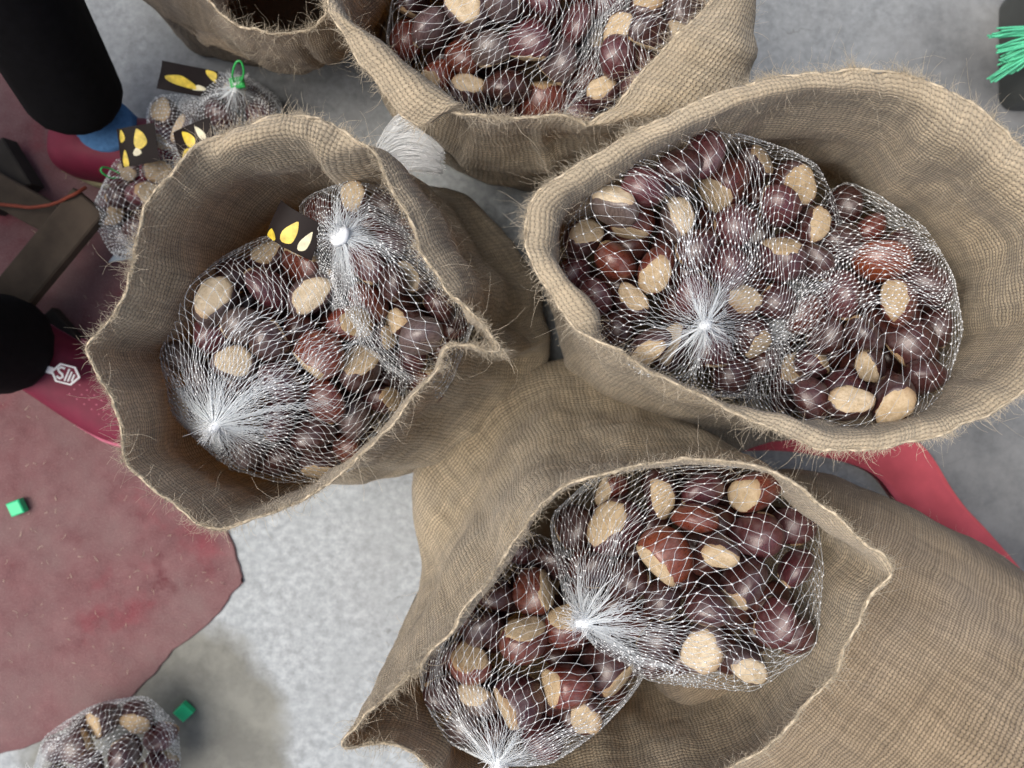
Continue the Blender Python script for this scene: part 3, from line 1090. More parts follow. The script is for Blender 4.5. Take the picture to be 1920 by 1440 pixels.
def net_bag(out, knot, label, group, ncol=64, nrow=46, center=None, rows_to=0.94, thread=0.00024, kn=0.00078, tail=None, tail_len=0.03, clip='gather', seed=1, twist=0.25, fan=1.0, name="net_bag"):
    """White knotted net drawn tight round its nuts and gathered at one point. out: nuts of the bag (positions, radii)."""
    P = np.array([o[0] for o in out])
    r = np.array([o[1] for o in out])
    lo, hi = P.min(0), P.max(0)
    c = (lo + hi) / 2 if center is None else np.array(center)
    c[2] = max(hi[2] - 0.085, 0.05)
    K = np.array(knot, float)
    spx = np.concatenate([P - c, [K - c], [[0, 0, -max(0.02, min(0.10, c[2] - 0.01))]]])
    spr = np.concatenate([r * 0.93 + 0.0012, [0.004], [0.03]])
    hm = np.max(FIB @ spx.T + spr[None], axis=1)              # support function of the filled bag
    ax = norm(K - c)
    e1 = norm(np.cross(ax, [0.3, 0.2, 1.0]))
    e2 = np.cross(ax, e1)
    rr = np.random.default_rng(seed)

    def surf(th, ph):
        d = (np.cos(th)[..., None] * ax + np.sin(th)[..., None] * (np.cos(ph)[..., None] * e1 + np.sin(ph)[..., None] * e2))
        sh = d.shape[:-1]
        d2 = d.reshape(-1, 3)
        dot = d2 @ FIB.T
        rad = np.where(dot > 0.04, hm[None] / np.maximum(dot, 0.04), 9.0).min(1)
        q = c + d2 * rad[:, None]
        q[:, 2] = np.maximum(q[:, 2], 0.004)
        return q.reshape(*sh, 3)

    J, I = np.meshgrid(np.arange(nrow), np.arange(ncol), indexing='ij')
    f = J / (nrow - 1)
    th = 0.09 + (np.pi * rows_to - 0.09) * f ** 1.08
    ph = 2 * np.pi * (I + 0.5 * (J % 2)) / ncol
    p1, p2, p3 = rr.uniform(0, 6.28, 3)
    q1, q2 = rr.uniform(0, 6.28, 2)
    ph = ph + twist * np.sin(3 * th + p1) * np.sin(th) + 0.16 * np.sin(2 * ph + p2) + 0.07 * np.sin(5 * ph + p3) + 0.05 * np.sin(7 * th + 3 * ph) + 0.05 * np.sin(11 * th + q1) * np.sin(4 * ph + q2)
    th = th + (0.075 * np.sin(3 * ph + p2) + 0.045 * np.sin(7 * ph + p1) + 0.03 * np.sin(9 * th + 2 * ph)) * np.sin(th) * f
    ph = ph + rr.normal(0, 0.010, ph.shape)
    lag = np.convolve(np.tile(rr.normal(0, 1, ncol), 3), np.hanning(7) / 3.0, 'same')[ncol:2 * ncol]
    th = th + 0.055 * lag[None, :] * np.exp(-f * 1.5)
    th = np.clip(th + rr.normal(0, 0.009, ph.shape) * np.minimum(1, f * 6), 0.03, np.pi * 0.985)
    G = surf(th, ph)
    # edges of the diamond mesh
    a, b = [], []
    for j in range(nrow - 1):
        i = np.arange(ncol)
        a.append(G[j, i])
        b.append(G[j + 1, i])
        a.append(G[j, i])
        b.append(G[j + 1, (i - 1) % ncol] if j % 2 == 0 else G[j + 1, (i + 1) % ncol])
    A, B = np.concatenate(a), np.concatenate(b)
    keep = (A[:, 2] + B[:, 2]) / 2 > c[2] - 0.045         # the underside rests on the nuts below and is buried
    A, B = A[keep], B[keep]
    mid = (A + B) / 2
    bow = mid + rr.normal(0, 0.06, mid.shape) * np.linalg.norm(B - A, axis=1, keepdims=True)
    # lift the middle of a thread to the bag surface
    cc = norm(bow - c)
    dot = cc @ FIB.T
    rad = np.where(dot > 0.04, hm[None] / np.maximum(dot, 0.04), 9.0).min(1)
    bow = c + cc * rad[:, None]
    bow[:, 2] = np.maximum(bow[:, 2], 0.004)
    tv, tq = tubes(np.stack([A, bow, B], 1), thread * rr.uniform(0.75, 1.35, (len(A), 1)) * np.array([[1.25, 0.85, 1.25]]))
    root = empty(name, (c[0], c[1], max(0.0, lo[2] - 0.03)))
    tag(root, label, "net bag", group)
    quads_mesh("netting", tv, tq, M['net'], root)
    # knots: small octahedral blobs, stretched along the strand
    kp = G[1:].reshape(-1, 3)
    kk = (kp[:, 2] > c[2] - 0.045) & (rr.uniform(0, 1, len(kp)) < np.clip((th[1:].ravel() - 0.20) / 0.25, 0.0, 0.97))
    tdir = norm(np.gradient(G, axis=0)[1:].reshape(-1, 3))
    kp, tdir = kp[kk], tdir[kk]
    ndir = norm(kp - c)
    bdir = np.cross(tdir, ndir)
    kr = kn * rr.uniform(0.7, 1.25, len(kp))[:, None]
    oc = np.stack([kp + tdir * kr * 1.7, kp - tdir * kr * 1.7, kp + bdir * kr, kp - bdir * kr, kp + ndir * kr, kp - ndir * kr], 1).reshape(-1, 3)
    base = np.arange(len(kp))[:, None] * 6
    tri = np.array([(0, 2, 4), (2, 1, 4), (1, 3, 4), (3, 0, 4), (2, 0, 5), (1, 2, 5), (3, 1, 5), (0, 3, 5)])
    kq = (base[:, :, None] + tri[None]).reshape(-1, 3)
    quads_mesh("knots", oc, kq, M['knot'], root)['kind'] = 'stuff'
    # bunched straight strands running into the gathered neck
    ns_ = int(ncol * (3.2 if fan > 2 else 1.5) * min(1.0, fan))
    phs = rr.uniform(0, 2 * np.pi, ns_)
    phs = phs + 0.35 * np.sin(2 * phs + p1) + 0.15 * np.sin(5 * phs + p2)
    reach = (0.10 + 0.55 * rr.beta(1.2, 2.6, ns_)) * (0.25 + 0.75 * np.sin(phs + p3) ** 2) * (0.8 + 0.2 * np.sin(7 * phs)) * fan
    fs = np.linspace(0, 1, 6)
    kz = 15
    fz = np.linspace(0, 1, kz)
    reach = np.maximum(reach, 0.10) * 1.25
    tg_ = 0.03 + reach[:, None] * fz[None]
    zig = (np.arange(kz)[None] + rr.integers(0, 2, (ns_, 1))) % 2 * 2 - 1
    pg_ = phs[:, None] + twist * np.sin(3 * tg_ + p1) * np.sin(tg_) + zig * (np.pi / ncol) * 0.75 * np.minimum(1, fz * 2.5)[None] + rr.normal(0, 0.012, (ns_, kz)) + rr.normal(0, 0.07, (ns_, 1)) * fz[None]
    SG = surf(tg_, pg_)
    SG = SG + norm(SG - c) * rr.uniform(0, 0.0022, (ns_, 1, 1))
    sv, sq = tubes(SG, np.linspace(0.00034, 0.00014, kz)[None] * (1 + 0.5 * (np.arange(kz) % 2))[None])
    # a few thicker twisted folds of net close to the neck
    nf = int(12 * min(1.0, fan))
    if nf > 4:
        pf = rr.uniform(0, 2 * np.pi, nf)
        rf = rr.uniform(0.14, 0.36, nf)
        tf = 0.02 + rf[:, None] * fs[None]
        qf = pf[:, None] + rr.normal(0, 0.35, (nf, 1)) * fs[None] ** 1.5 + rr.normal(0, 0.05, (nf, 6)) * fs[None]
        s2v, s2q = tubes(surf(tf, qf), np.linspace(0.0013, 0.00025, 6)[None], 5)
        quads_mesh("net_fold", s2v, s2q, M['gather'], root)['kind'] = 'stuff'
    quads_mesh("gathered_strands", sv, sq, M['gather'], root)['kind'] = 'stuff'
    # gathered neck and loose tail
    td = norm(np.array(tail)) if tail is not None else ax
    n = 90
    st = K + rr.normal(0, 0.0022, (n, 3))
    v, q = hairs(st - td * 0.006, np.tile(td, (n, 1)) * 1.6, rr.uniform(0.5, 1.1, n) * tail_len, np.full(n, 0.00035), 5, 0.28)
    quads_mesh("tail", v, q, M['knot'], root)
    if clip == 'none':
        return root
    if clip == 'disc':
        prof = [(0.0, 0.004), (0.006, 0.0045), (0.0095, 0.003), (0.0105, 0.0), (0.009, -0.003), (0.0, -0.004)]
    else:
        prof = [(0.0, 0.008), (0.0035, 0.0065), (0.0052, 0.002), (0.0046, -0.003), (0.0058, -0.007), (0.0, -0.010)]
    m = 16
    zax = norm(td + np.array([0, 0, 0.6])) if clip == 'disc' else td
    x1 = norm(np.cross(zax, [0.1, 0.9, 0.2]))
    y1 = np.cross(zax, x1)
    CV = [K + td * 0.004 + zax * z + rr2 * (1 + 0.10 * math.sin(2 * u + 1) + 0.05 * math.sin(5 * u)) * (math.cos(u) * x1 + math.sin(u) * y1) for rr2, z in prof for u in np.arange(m) * 2 * np.pi / m]
    CF = [(j * m + i, j * m + (i + 1) % m, (j + 1) * m + (i + 1) % m, (j + 1) * m + i) for j in range(len(prof) - 1) for i in range(m)]
    obj("clip", CV, CF, M['clip'], root)
    return root


def label_card(root, p, w, h, ax_x, ax_y, seed, blobs):
    """Thin glossy card printed with yellow nut kernels (flat print on the card)."""
    p, ax_x, ax_y = np.array(p, float), norm(np.array(ax_x, float)), norm(np.array(ax_y, float))
    nrm = norm(np.cross(ax_x, ax_y))
    nx, ny = 8, 6
    def pos(u, v, o=0.0):
        bend = 0.010 * math.sin(u * 2.2 + seed) * w / 0.05 + 0.004 * math.sin(v * 3 + seed)
        return p + ax_x * (u - .5) * w + ax_y * (v - .5) * h + nrm * (bend + o)
    V, Fc = [], []
    for s in (0.0003, -0.0003):
        for j in range(ny + 1):
            for i in range(nx + 1):
                V.append(pos(i / nx, j / ny, s))
    n1 = (nx + 1) * (ny + 1)
    for j in range(ny):
        for i in range(nx):
            a = j * (nx + 1) + i
            Fc.append((a, a + 1, a + nx + 2, a + nx + 1))
            Fc.append((n1 + a + nx + 1, n1 + a + nx + 2, n1 + a + 1, n1 + a))
    card = obj("label_card", V, Fc, M['card'], root)
    for (u, v, ru, rv, rot, mk) in blobs:
        PV = []
        m = 18
        for ring in (0.0, 0.55, 1.0):
            for i in range(m):
                t = 2 * math.pi * i / m
                x, y = ring * ru * math.cos(t) * (1 - 0.45 * math.sin(t)), ring * rv * math.sin(t) * (1 + 0.10 * math.cos(3 * t))
                uu, vv = u + x * math.cos(rot) - y * math.sin(rot) * h / w, v + (x * math.sin(rot)) * w / h + y * math.cos(rot)
                PV.append(pos(min(max(uu, 0.01), .99), min(max(vv, 0.01), .99), 0.0008))
        PF = [(j * m + i, j * m + (i + 1) % m, (j + 1) * m + (i + 1) % m, (j + 1) * m + i) for j in range(2) for i in range(m)]
        obj("print", PV, PF, M[mk], card)
    return card


def cable_loop(root, pts, rad=0.0011):
    P, _ = spline(np.array(pts), 40, False)
    v, q = tubes(P[None], np.full((1, 40), rad), 8)
    quads_mesh("tag_loop", v, q, M['green_tag'], root)


u = 12  # tilt of a scar that faces the viewer
A = [(593, 671, 104, 'o', (225, 78)), (486, 487, 78, 'd', (110, 30)), (560, 499, 90, 'r', (80, 62)), (401, 564, 92, 'g', (60, 25)), (505, 543, 98, 'p', None), (584, 555, 98, 'g', (330, 15)), (648, 620, 90, 'r', (10, 42)), (709, 632, 58, 'd', (0, 50)),
     (678, 697, 92, 'd', (80, 42)), (441, 686, 88, 'g', (45, 20)), (346, 668, 80, 'g', None), (400, 622, 82, 'p', None), (458, 612, 85, 'g', None), (505, 638, 82, 'd', None), (526, 720, 92, 'p', None), (608, 742, 92, 'r', None), (520, 782, 85, 'p', None),
     (638, 778, 85, 'g', None), (697, 750, 72, 'd', (0, 65)), (650, 826, 72, 'r', None), (578, 812, 85, 'd', None), (466, 842, 85, 'g', None), (515, 860, 80, 'd', None), (571, 866, 75, 'd', (280, 55)), (360, 752, 75, 'g', (190, 40)), (380, 712, 75, 'g', None),
     (430, 520, 72, 'd', None), (425, 780, 78, 'g', None)]
B = [(673, 354, 66, 'd', (90, 20)), (618, 392, 76, 'r', None), (682, 384, 76, 'p', None), (727, 404, 76, 'g', None), (755, 446, 80, 'r', None), (774, 480, 64, 'd', (60, 25)), (762, 512, 70, 'g', (200, 25)), (800, 538, 86, 'g', None), (738, 524, 72, 'd', None),
     (697, 557, 86, 'r', None), (755, 600, 92, 'd', (175, 55)), (816, 612, 82, 'g', None), (800, 580, 70, 'd', None), (771, 650, 72, 'p', None), (786, 696, 86, 'r', (65, 70)), (728, 652, 70, 'd', None), (830, 570, 70, 'd', None), (655, 467, 78, 'd', None), (690, 495, 78, 'p', None),
     (728, 455, 74, 'p', None), (640, 512, 74, 'd', (200, 60))]
Cn = [(1363, 347, 112, 'r', (225, 74)), (1267, 413, 88, 'g', (45, 12)), (1113, 373, 84, 'g', (105, 40)), (1187, 347, 86, 'p', None), (1260, 345, 84, 'd', None), (1240, 283, 76, 'd', None), (1322, 292, 80, 'p', None), (1408, 307, 82, 'd', (20, 50)), (1490, 345, 96, 'd', (310, 18)), (1193, 408, 92, 'r', (260, 80)),
      (1103, 460, 84, 'd', (60, 28)), (1458, 385, 90, 'p', None), (1523, 424, 78, 'd', (0, 12)), (1160, 486, 92, 'r', None), (1093, 505, 76, 'p', None), (1238, 505, 92, 'r', (245, 42)), (1380, 430, 88, 'p', None), (1463, 487, 96, 'p', (100, 58)), (1520, 492, 82, 'd', None), (1507, 587, 82, 'r', None), (1363, 500, 90, 'p', None),
      (1300, 556, 88, 'p', None), (1193, 558, 82, 'd', (100, 25)), (1390, 540, 84, 'd', (60, 25)), (1123, 550, 80, 'p', None), (1417, 623, 88, 'd', (300, 58)), (1260, 653, 92, 'd', (150, 30)), (1200, 660, 76, 'd', (240, 38)), (1340, 655, 82, 'p', None), (1437, 668, 76, 'd', None), (1467, 690, 88, 'd', (60, 28)), (1370, 700, 82, 'd', None),
      (1160, 612, 76, 'd', None), (1450, 562, 78, 'd', None), (1310, 470, 80, 'd', None)]
D = [(1657, 485, 102, 'o', None), (1653, 427, 78, 'r', None), (1733, 533, 98, 'd', None), (1680, 568, 92, 'r', (155, 44)), (1587, 560, 94, 'p', None), (1620, 626, 88, 'd', None), (1707, 647, 102, 'd', None), (1757, 618, 80, 'd', None), (1640, 675, 76, 'd', (215, 52)), (1610, 714, 82, 'p', None), (1555, 690, 78, 'p', (20, 58)),
     (1598, 767, 78, 'd', (110, 20)), (1693, 752, 88, 'd', (250, 32)), (1490, 755, 82, 'd', None), (1660, 722, 76, 'd', None), (1572, 455, 82, 'd', None), (1700, 462, 82, 'd', None), (1613, 395, 80, 'd', None), (1728, 486, 76, 'd', None), (1728, 712, 76, 'd', None), (1535, 780, 78, 'd', None), (1570, 620, 80, 'd', None), (1440, 735, 74, 'd', None)]
E = [(1247, 1040, 112, 'o', (215, 66)), (1393, 1105, 124, 'd', (235, 78)), (1147, 922, 74, 'r', (190, 58)), (1233, 925, 90, 'd', (280, 15)), (1320, 925, 90, 'p', None), (1417, 925, 94, 'r', (190, 62)), (1075, 985, 82, 'd', None), (1157, 1000, 116, 'p', (150, 52)), (1308, 985, 84, 'r', None), (1345, 1032, 76, 'd', (250, 22)), (1420, 1012, 100, 'p', None),
     (1487, 985, 84, 'p', None), (1452, 1167, 90, 'p', None), (1313, 1207, 102, 'g', (200, 20)), (1395, 1245, 92, 'g', (300, 20)), (1232, 1200, 78, 'd', None), (1325, 1140, 92, 'd', None), (1262, 1130, 84, 'd', None), (1495, 1068, 88, 'p', None), (1198, 1100, 82, 'd', None), (1490, 1190, 74, 'd', None), (1150, 1080, 78, 'd', None)]
Fn = [(1060, 1280, 112, 'r', (180, 68)), (1140, 1247, 116, 'd', (320, 60)), (982, 1035, 70, 'p', None), (996, 1112, 90, 'r', (20, 66)), (976, 1197, 98, 'r', (85, 64)), (1063, 1172, 94, 'r', (100, 62)), (887, 1245, 86, 'r', (85, 52)), (900, 1308, 84, 'g', (125, 52)), (976, 1318, 102, 'p', (200, 68)), (1015, 1378, 96, 'p', None), (1097, 1333, 80, 'd', (230, 22)),
      (836, 1298, 76, 'd', None), (948, 1382, 82, 'd', None), (868, 1357, 76, 'g', None), (915, 1190, 76, 'd', None), (935, 1130, 76, 'd', None), (1025, 1055, 80, 'd', None), (1160, 1180, 74, 'd', None)]
Gn = [(1020, 167, 104, 'r', (90, 66)), (833, 130, 80, 'o', (220, 66)), (877, 27, 90, 'g', (200, 15)), (810, 57, 88, 'g', None), (767, 60, 76, 'r', None), (885, 78, 78, 'r', None), (880, 118, 72, 'd', (90, 22)), (943, 143, 92, 'd', None), (907, 189, 86, 'p', (200, 72)), (965, 192, 80, 'd', None), (937, 73, 78, 'g', None),
      (993, 57, 88, 'p', None), (1040, 93, 82, 'g', None), (1078, 128, 86, 'r', None), (1080, 47, 82, 'p', None), (1133, 62, 90, 'g', (60, 25)), (1133, 8, 82, 'p', None), (945, 8, 78, 'g', None), (1118, 115, 76, 'd', None), (1010, 5, 78, 'p', None), (775, 8, 74, 'd', None), (1095, 175, 72, 'd', None), (830, -42, 84, 'd', None), (915, -52, 84, 'p', None), (1000, -55, 84, 'd', None), (1085, -35, 84, 'r', None)]
Hn = [(1177, 57, 78, 'd', (200, 20)), (1215, 10, 80, 'd', (100, 28)), (1163, 112, 82, 'p', None), (1147, 145, 70, 'd', (160, 25)), (1116, 178, 80, 'p', None), (1262, 75, 82, 'g', (60, 30)), (1238, 118, 78, 'd', None), (1218, 62, 76, 'd', None), (1285, 25, 82, 'g', None), (1193, 135, 76, 'p', None), (1155, 190, 70, 'd', None), (1260, -30, 80, 'd', None), (1310, -15, 76, 'd', None)]

NETG = "white net bags of chestnuts"
BAGS = [
    # list, bag words, centre px, semi axes px, rotation, top, edge, knot px+h, columns, rows, tail dir, clip, label
    (A, "the wavy sack's front bag", (530, 672), (222, 212), 0, .40, .315, (408, 792, .395), 82, 36, (-0.5, -0.8, 0.35), 'gather', "net bag with a bright white gathered knot, front bag in the wavy rimmed sack"),
    (B, "the disc-clipped bag", (728, 525), (198, 118), -61, .365, .305, (645, 448, .418), 88, 37, (-0.6, 0.35, 0.3), 'disc', "net bag closed by a round white disc clip, in the wavy rimmed sack"),
    (Cn, "the big dotted bag", (1300, 492), (275, 222), 0, .41, .345, (1322, 606, .442), 86, 40, (-0.2, -0.4, 0.9), 'gather', "largest dotted net bag with its gathered neck facing up, in the widest sack"),
    (D, "the dark right bag", (1640, 592), (160, 215), 0, .385, .32, (1485, 612, .325), 78, 36, (-0.7, -0.2, -0.3), 'none', "darker net bag against the spread far wall of the widest sack"),
    (E, "the leaning sack's upper bag", (1310, 1072), (245, 205), -18, .445, .345, (1100, 1165, .43), 68, 32, (-0.9, -0.1, 0.3), 'gather', "coarse net bag pulled to a pointed white knot, upper one in the leaning sack"),
    (Fn, "the leaning sack's lower bag", (995, 1235), (205, 190), 35, .385, .31, (934, 1425, .36), 64, 34, (-0.2, -1.0, 0.0), 'gather', "net bag with square corners low in the slit mouth of the leaning sack"),
    (Gn, "the far sack's streaked bag", (955, 15), (222, 215), 0, .385, .30, (1030, -165, .37), 92, 30, (0, 1, 0.4), 'gather', "large net bag with long streaked strands in the sack with the pale flap"),
    (Hn, "the far sack's narrow bag", (1215, 80), (170, 90), 47, .375, .32, (1365, -95, .36), 60, 44, (0.6, 0.7, 0.3), 'gather', "narrow net bag squeezed beside the streaked one along the far sack's rim"),
]
SPECIAL = {
    0: {0: "bright orange red chestnut with a cream tip, middle of the wavy sack's front bag"},
    2: {0: "large reddish chestnut with a cream tip, upper middle of the big dotted bag", 1: "chestnut showing a round near-white scar in the big dotted bag"},
    3: {0: "large orange brown chestnut with a pale lower side in the dark right bag"},
    4: {0: "shiny orange red chestnut in the middle of the leaning sack's upper bag", 1: "biggest dark brown chestnut seen through the coarse net of the leaning sack"},
    5: {0: "large plump reddish chestnut low in the leaning sack's lower bag"},
    6: {0: "large reddish brown chestnut at the near rim of the far sack", 1: "orange red chestnut beside the pale turned out flap of the far sack"},
}
bag_roots = []
for bi, (lst, words_, cpx, axes, rot, zt, ze, kn_, nc, nr, tl, clip, lab) in enumerate(BAGS):
    out = fit_bag(lst, cpx, axes, rot, zt, ze, 50 + bi, extra=48)
    out = keep_inside(out, WALLS[(0, 0, 1, 1, 2, 2, 3, 3)[bi]])
    put_nuts(out, words_, "chestnuts in " + words_, 50 + bi, SPECIAL.get(bi))
    root = net_bag(out, W(*kn_), lab, NETG, nc, nr, None, 0.90, tail=tl, clip=clip, seed=60 + bi, thread=(.00032, .00024, .00021, .00020, .00029, .00029, .00027, .00023)[bi], kn=(.00085, .0008, .00092, .00092, .0009, .0009, .0008, .0008)[bi], fan=(2.5, 1.4, 0.8, 0.10, 1.5, 1.5, 1, 1)[bi])
    bag_roots.append(root)

label_card(bag_roots[1], W(560, 432, .355), 0.048, 0.036, (0.75, -0.5, 0.1), (0.35, 0.75, 0.35), 1.0,
           [(0.48, 0.45, 0.13, 0.34, -0.25, 'yellow'), (0.80, 0.42, 0.08, 0.30, -0.2, 'cream'), (0.12, 0.12, 0.10, 0.16, 0.2, 'yellow')])

# bags of nuts standing on the floor
def floor_bag(center, axes, n, words_, label, seed, zt, knot, ncol=54, nrow=38, tail=(0, 1, .3), tail_len=0.03):
    rnd = random.Random(seed)
    pts, tries = [], 0
    while len(pts) < n and tries < 3000:
        tries += 1
        rho, th = math.sqrt(rnd.random()) * 0.82, rnd.uniform(0, 6.283)
        x, y = center[0] + rho * axes[0] * math.cos(th), center[1] + rho * axes[1] * math.sin(th)
        if all(math.hypot(x - p[0], y - p[1]) > 40 for p in pts):
            col = rnd.choice('ddddppg')
            pts.append((x, y, rnd.uniform(54, 66), col, (rnd.uniform(0, 360), rnd.uniform(15, 60)) if rnd.random() < .28 else None))
    out = fit_bag(pts, center, axes, 0, zt, zt * 0.55, seed, extra=4)
    for o in out:
        o[0][2] = max(o[0][2], o[1] * 0.8)
    put_nuts(out, words_, "chestnuts in " + words_, seed)
    return net_bag(out, W(*knot), label, NETG, ncol, nrow, None, 0.85, tail=tail, tail_len=tail_len, seed=seed, thread=0.00026, kn=0.0009)


f1 = floor_bag((425, 205), (82, 52), 9, "the loop-tagged floor bag", "floor net bag with an upright green loop and a black printed label", 201, .13, (440, 168, .13), tail=(0.3, 1, .2))
label_card(f1, W(352, 150, .12), 0.062, 0.034, (1, -0.22, 0.0), (0.25, 0.9, 0.35), 2.0,
           [(0.40, 0.42, 0.28, 0.17, -0.2, 'yellow'), (0.72, 0.30, 0.12, 0.10, 0.1, 'cream'), (0.93, 0.8, 0.16, 0.14, -0.7, 'yellow')])
cable_loop(f1, [W(440, 160, .13), W(436, 140, .15), W(442, 118, .16), W(452, 116, .16), W(457, 136, .15), W(450, 160, .13)], 0.0013)
v, q = box_mesh(*W(445, 156, .132), 0.018, 0.014, 0.008, 0.2, 0.002)
obj("tag_head", v, q, M['green_tag'], f1, False)
f2 = floor_bag((345, 250), (66, 64), 8, "the middle floor bag", "dusty net bag between the two loop-tagged bags on the floor", 202, .13, (372, 262, .13), tail=(1, -0.4, .3))
label_card(f2, W(372, 262, .165), 0.052, 0.036, (0.95, 0.3, 0.2), (-0.25, 0.9, 0.3), 0.4,
           [(0.40, 0.60, 0.12, 0.32, 0.5, 'yellow'), (0.72, 0.62, 0.07, 0.28, 0.4, 'cream'), (0.28, 0.18, 0.24, 0.16, 0.1, 'yellow')])
f3 = floor_bag((262, 385), (72, 92), 10, "the leftmost floor bag", "floor net bag beside the wooden boards, its green loop lying sideways", 203, .14, (270, 470, .10), tail=(-0.2, -1, .2))
label_card(f3, W(262, 272, .13), 0.045, 0.046, (0.95, 0.1, 0.2), (-0.1, 0.95, 0.35), 1.4,
           [(0.60, 0.66, 0.15, 0.26, 0.1, 'yellow'), (0.14, 0.80, 0.07, 0.16, 0.0, 'yellow'), (0.16, 0.20, 0.08, 0.24, -0.1, 'yellow'), (0.5, 0.34, 0.10, 0.10, 0, 'cream')])
cable_loop(f3, [W(222, 333, .10), W(206, 333, .11), W(190, 322, .12), W(192, 314, .12), W(206, 316, .11), W(224, 325, .10)], 0.0012)
fl = [W(203, 492, .02), W(225, 462, .04), W(262, 470, .05), W(262, 488, .03), W(240, 486, .03)]
fv = np.array(fl + [p - np.array([0, 0, .0015]) for p in fl])
obj("plastic_corner", fv, [(0, 1, 2, 3, 4), (9, 8, 7, 6, 5)] + [(i, (i + 1) % 5, 5 + (i + 1) % 5, 5 + i) for i in range(5)], M['film'], f3, False)
f4 = floor_bag((190, 1432), (108, 100), 15, "the near floor bag", "net bag alone on the dirty concrete by the carpet's edge", 204, .15, (70, 1455, .12), 58, 44, (-1, -0.2, .2))

# the many nuts deeper in the bags, glimpsed only through the gaps: one mass
dv_, df_, off_ = [], [], 0
rq = random.Random(5)
for p, r in DEEP:
    me_ = NUTS[rq.randrange(len(NUTS))][0]
    mt = Matrix.LocRotScale(Vector(p), Vector((rq.uniform(-1, 1), rq.uniform(-1, 1), rq.uniform(-1, 1))).to_track_quat('Z', 'Y'), Vector((r, r, r)))
    dv_ += [tuple(mt @ v_.co) for v_ in me_.vertices]
    df_ += [tuple(i + off_ for i in f_.vertices) for f_ in me_.polygons]
    off_ += len(me_.vertices)
deep = obj("buried_chestnuts", dv_, df_, M['shell_deep'])
tag(deep, "dark chestnuts deeper in the net bags, glimpsed between the upper ones", None, None, 'stuff')

# a bunched net end poking up between the wavy sack and the far sack
root = empty("net_tail", (*W(765, 285, .2)[:2], 0.14))
tag(root, "bunched white net end poking up between the wavy sack and the far sack", "net tail")
n = 420
t0 = np.stack([RNG.normal(0, 1, n), RNG.normal(0, 1, n), RNG.normal(0, 1, n)], 1)
aP, bP, cP = W(712, 300, .20), W(752, 248, .25), W(828, 292, .22)
pl = np.zeros((n, 7, 3))
spread = RNG.normal(0, 1, (n, 1))
for j, f in enumerate(np.linspace(0, 1, 7)):
    base_ = aP * (1 - f) ** 2 + 2 * f * (1 - f) * (bP + np.array([0.006, 0.012, 0])) + cP * f ** 2
    wv = 0.010 + 0.008 * math.sin(3.1 * f)
    pl[:, j] = base_ + np.clip(spread, -1.6, 1.6) * np.array([0.10, 1.0, 0.3]) * wv + t0 * 0.0022 + RNG.normal(0, 0.0006, (n, 3))
pl[:, -1] += norm(cP - bP) * RNG.uniform(-0.004, 0.002, (n, 1))
v, q = tubes(pl, np.full((n, 7), 0.00045))
quads_mesh("strands", v, q, M['knot'], root)['kind'] = 'stuff'
bl = [W(716, 300, .17), W(735, 250, .21), W(770, 240, .21), W(800, 258, .20), W(824, 296, .18), (W(770, 310, .16))]
cen_ = np.mean(bl, 0)
bv = [p for p in bl] + [cen_ + (p - cen_) * 0.6 + np.array([0, 0, .012]) for p in bl] + [cen_ + np.array([0, 0, .014])]
k6 = len(bl)
obj("bundle", bv, [(i, (i + 1) % k6, k6 + (i + 1) % k6, k6 + i) for i in range(k6)] + [(k6 + i, k6 + (i + 1) % k6, 2 * k6) for i in range(k6)], M['film'], root)

# ------------------------------------------------------------------ small things on the floor
for px, py, rz, lab in ((33, 951, 0.35, "small green plastic bit lying on the red carpet"), (343, 1336, 0.75, "small green plastic bit lying on the dirty concrete")):
    c = W(px, py, 0.012)
    v, q = box_mesh(0, 0, 0, 0.021, 0.020, 0.012, 0, 0.0015)
    o = obj("plastic_bit", v, q, M['green'], None, False)
    o.location = (c[0], c[1], 0.0125 if px < 100 else 0.0075)
    o.rotation_euler = (0.12, -0.1, rz)
    tag(o, lab, "plastic bit", "green plastic bits on the floor")

# wooden boards by the seated person
def board(p, q, w, t, mat, label):
    p, q = np.array(p), np.array(q)
    L = np.linalg.norm(q - p)
    v, f = box_mesh(0, 0, 0, L, w, t, 0, 0.002)
    o = obj("wooden_board", v, f, M[mat], None, False)
    mid = (p + q) / 2
    o.location = tuple(mid)
    d = Vector(q - p)
    o.rotation_euler = (0, -math.asin(d.z / d.length), math.atan2(d.y, d.x))
    return tag(o, label, "board", "wooden boards beside the seated person")


board(W(15, 568, .10), W(172, 378, .10), 0.052, 0.018, 'wood', "grimy grey wooden board lying crosswise on top of the others")
board(W(-40, 335, .06), W(112, 418, .06), 0.042, 0.018, 'wood', "tan wooden board whose end meets the crosswise board")
board(W(-30, 360, .02), W(45, 305, .03), 0.075, 0.03, 'wood_dark', "short thick black board beneath the tan board")
board(W(90, 590, .022), W(178, 690, .022), 0.028, 0.02, 'wood_dark', "dark narrow board near the shoe with the white badge")
P, _ = spline(np.array([W(-20, 385, .085), W(20, 384, .085), W(60, 388, .09), W(100, 382, .10), W(135, 368, .115), W(160, 352, .10)]), 60, False)
P += np.stack([vnoise(P, 40, 3 + k) for k in range(3)], 1) * 0.002
v, q = tubes(P[None], np.full((1, 60), 0.0024), 6)
tag(quads_mesh("string", v, q, M['string']), "faded orange string lying across the wooden boards", "string")

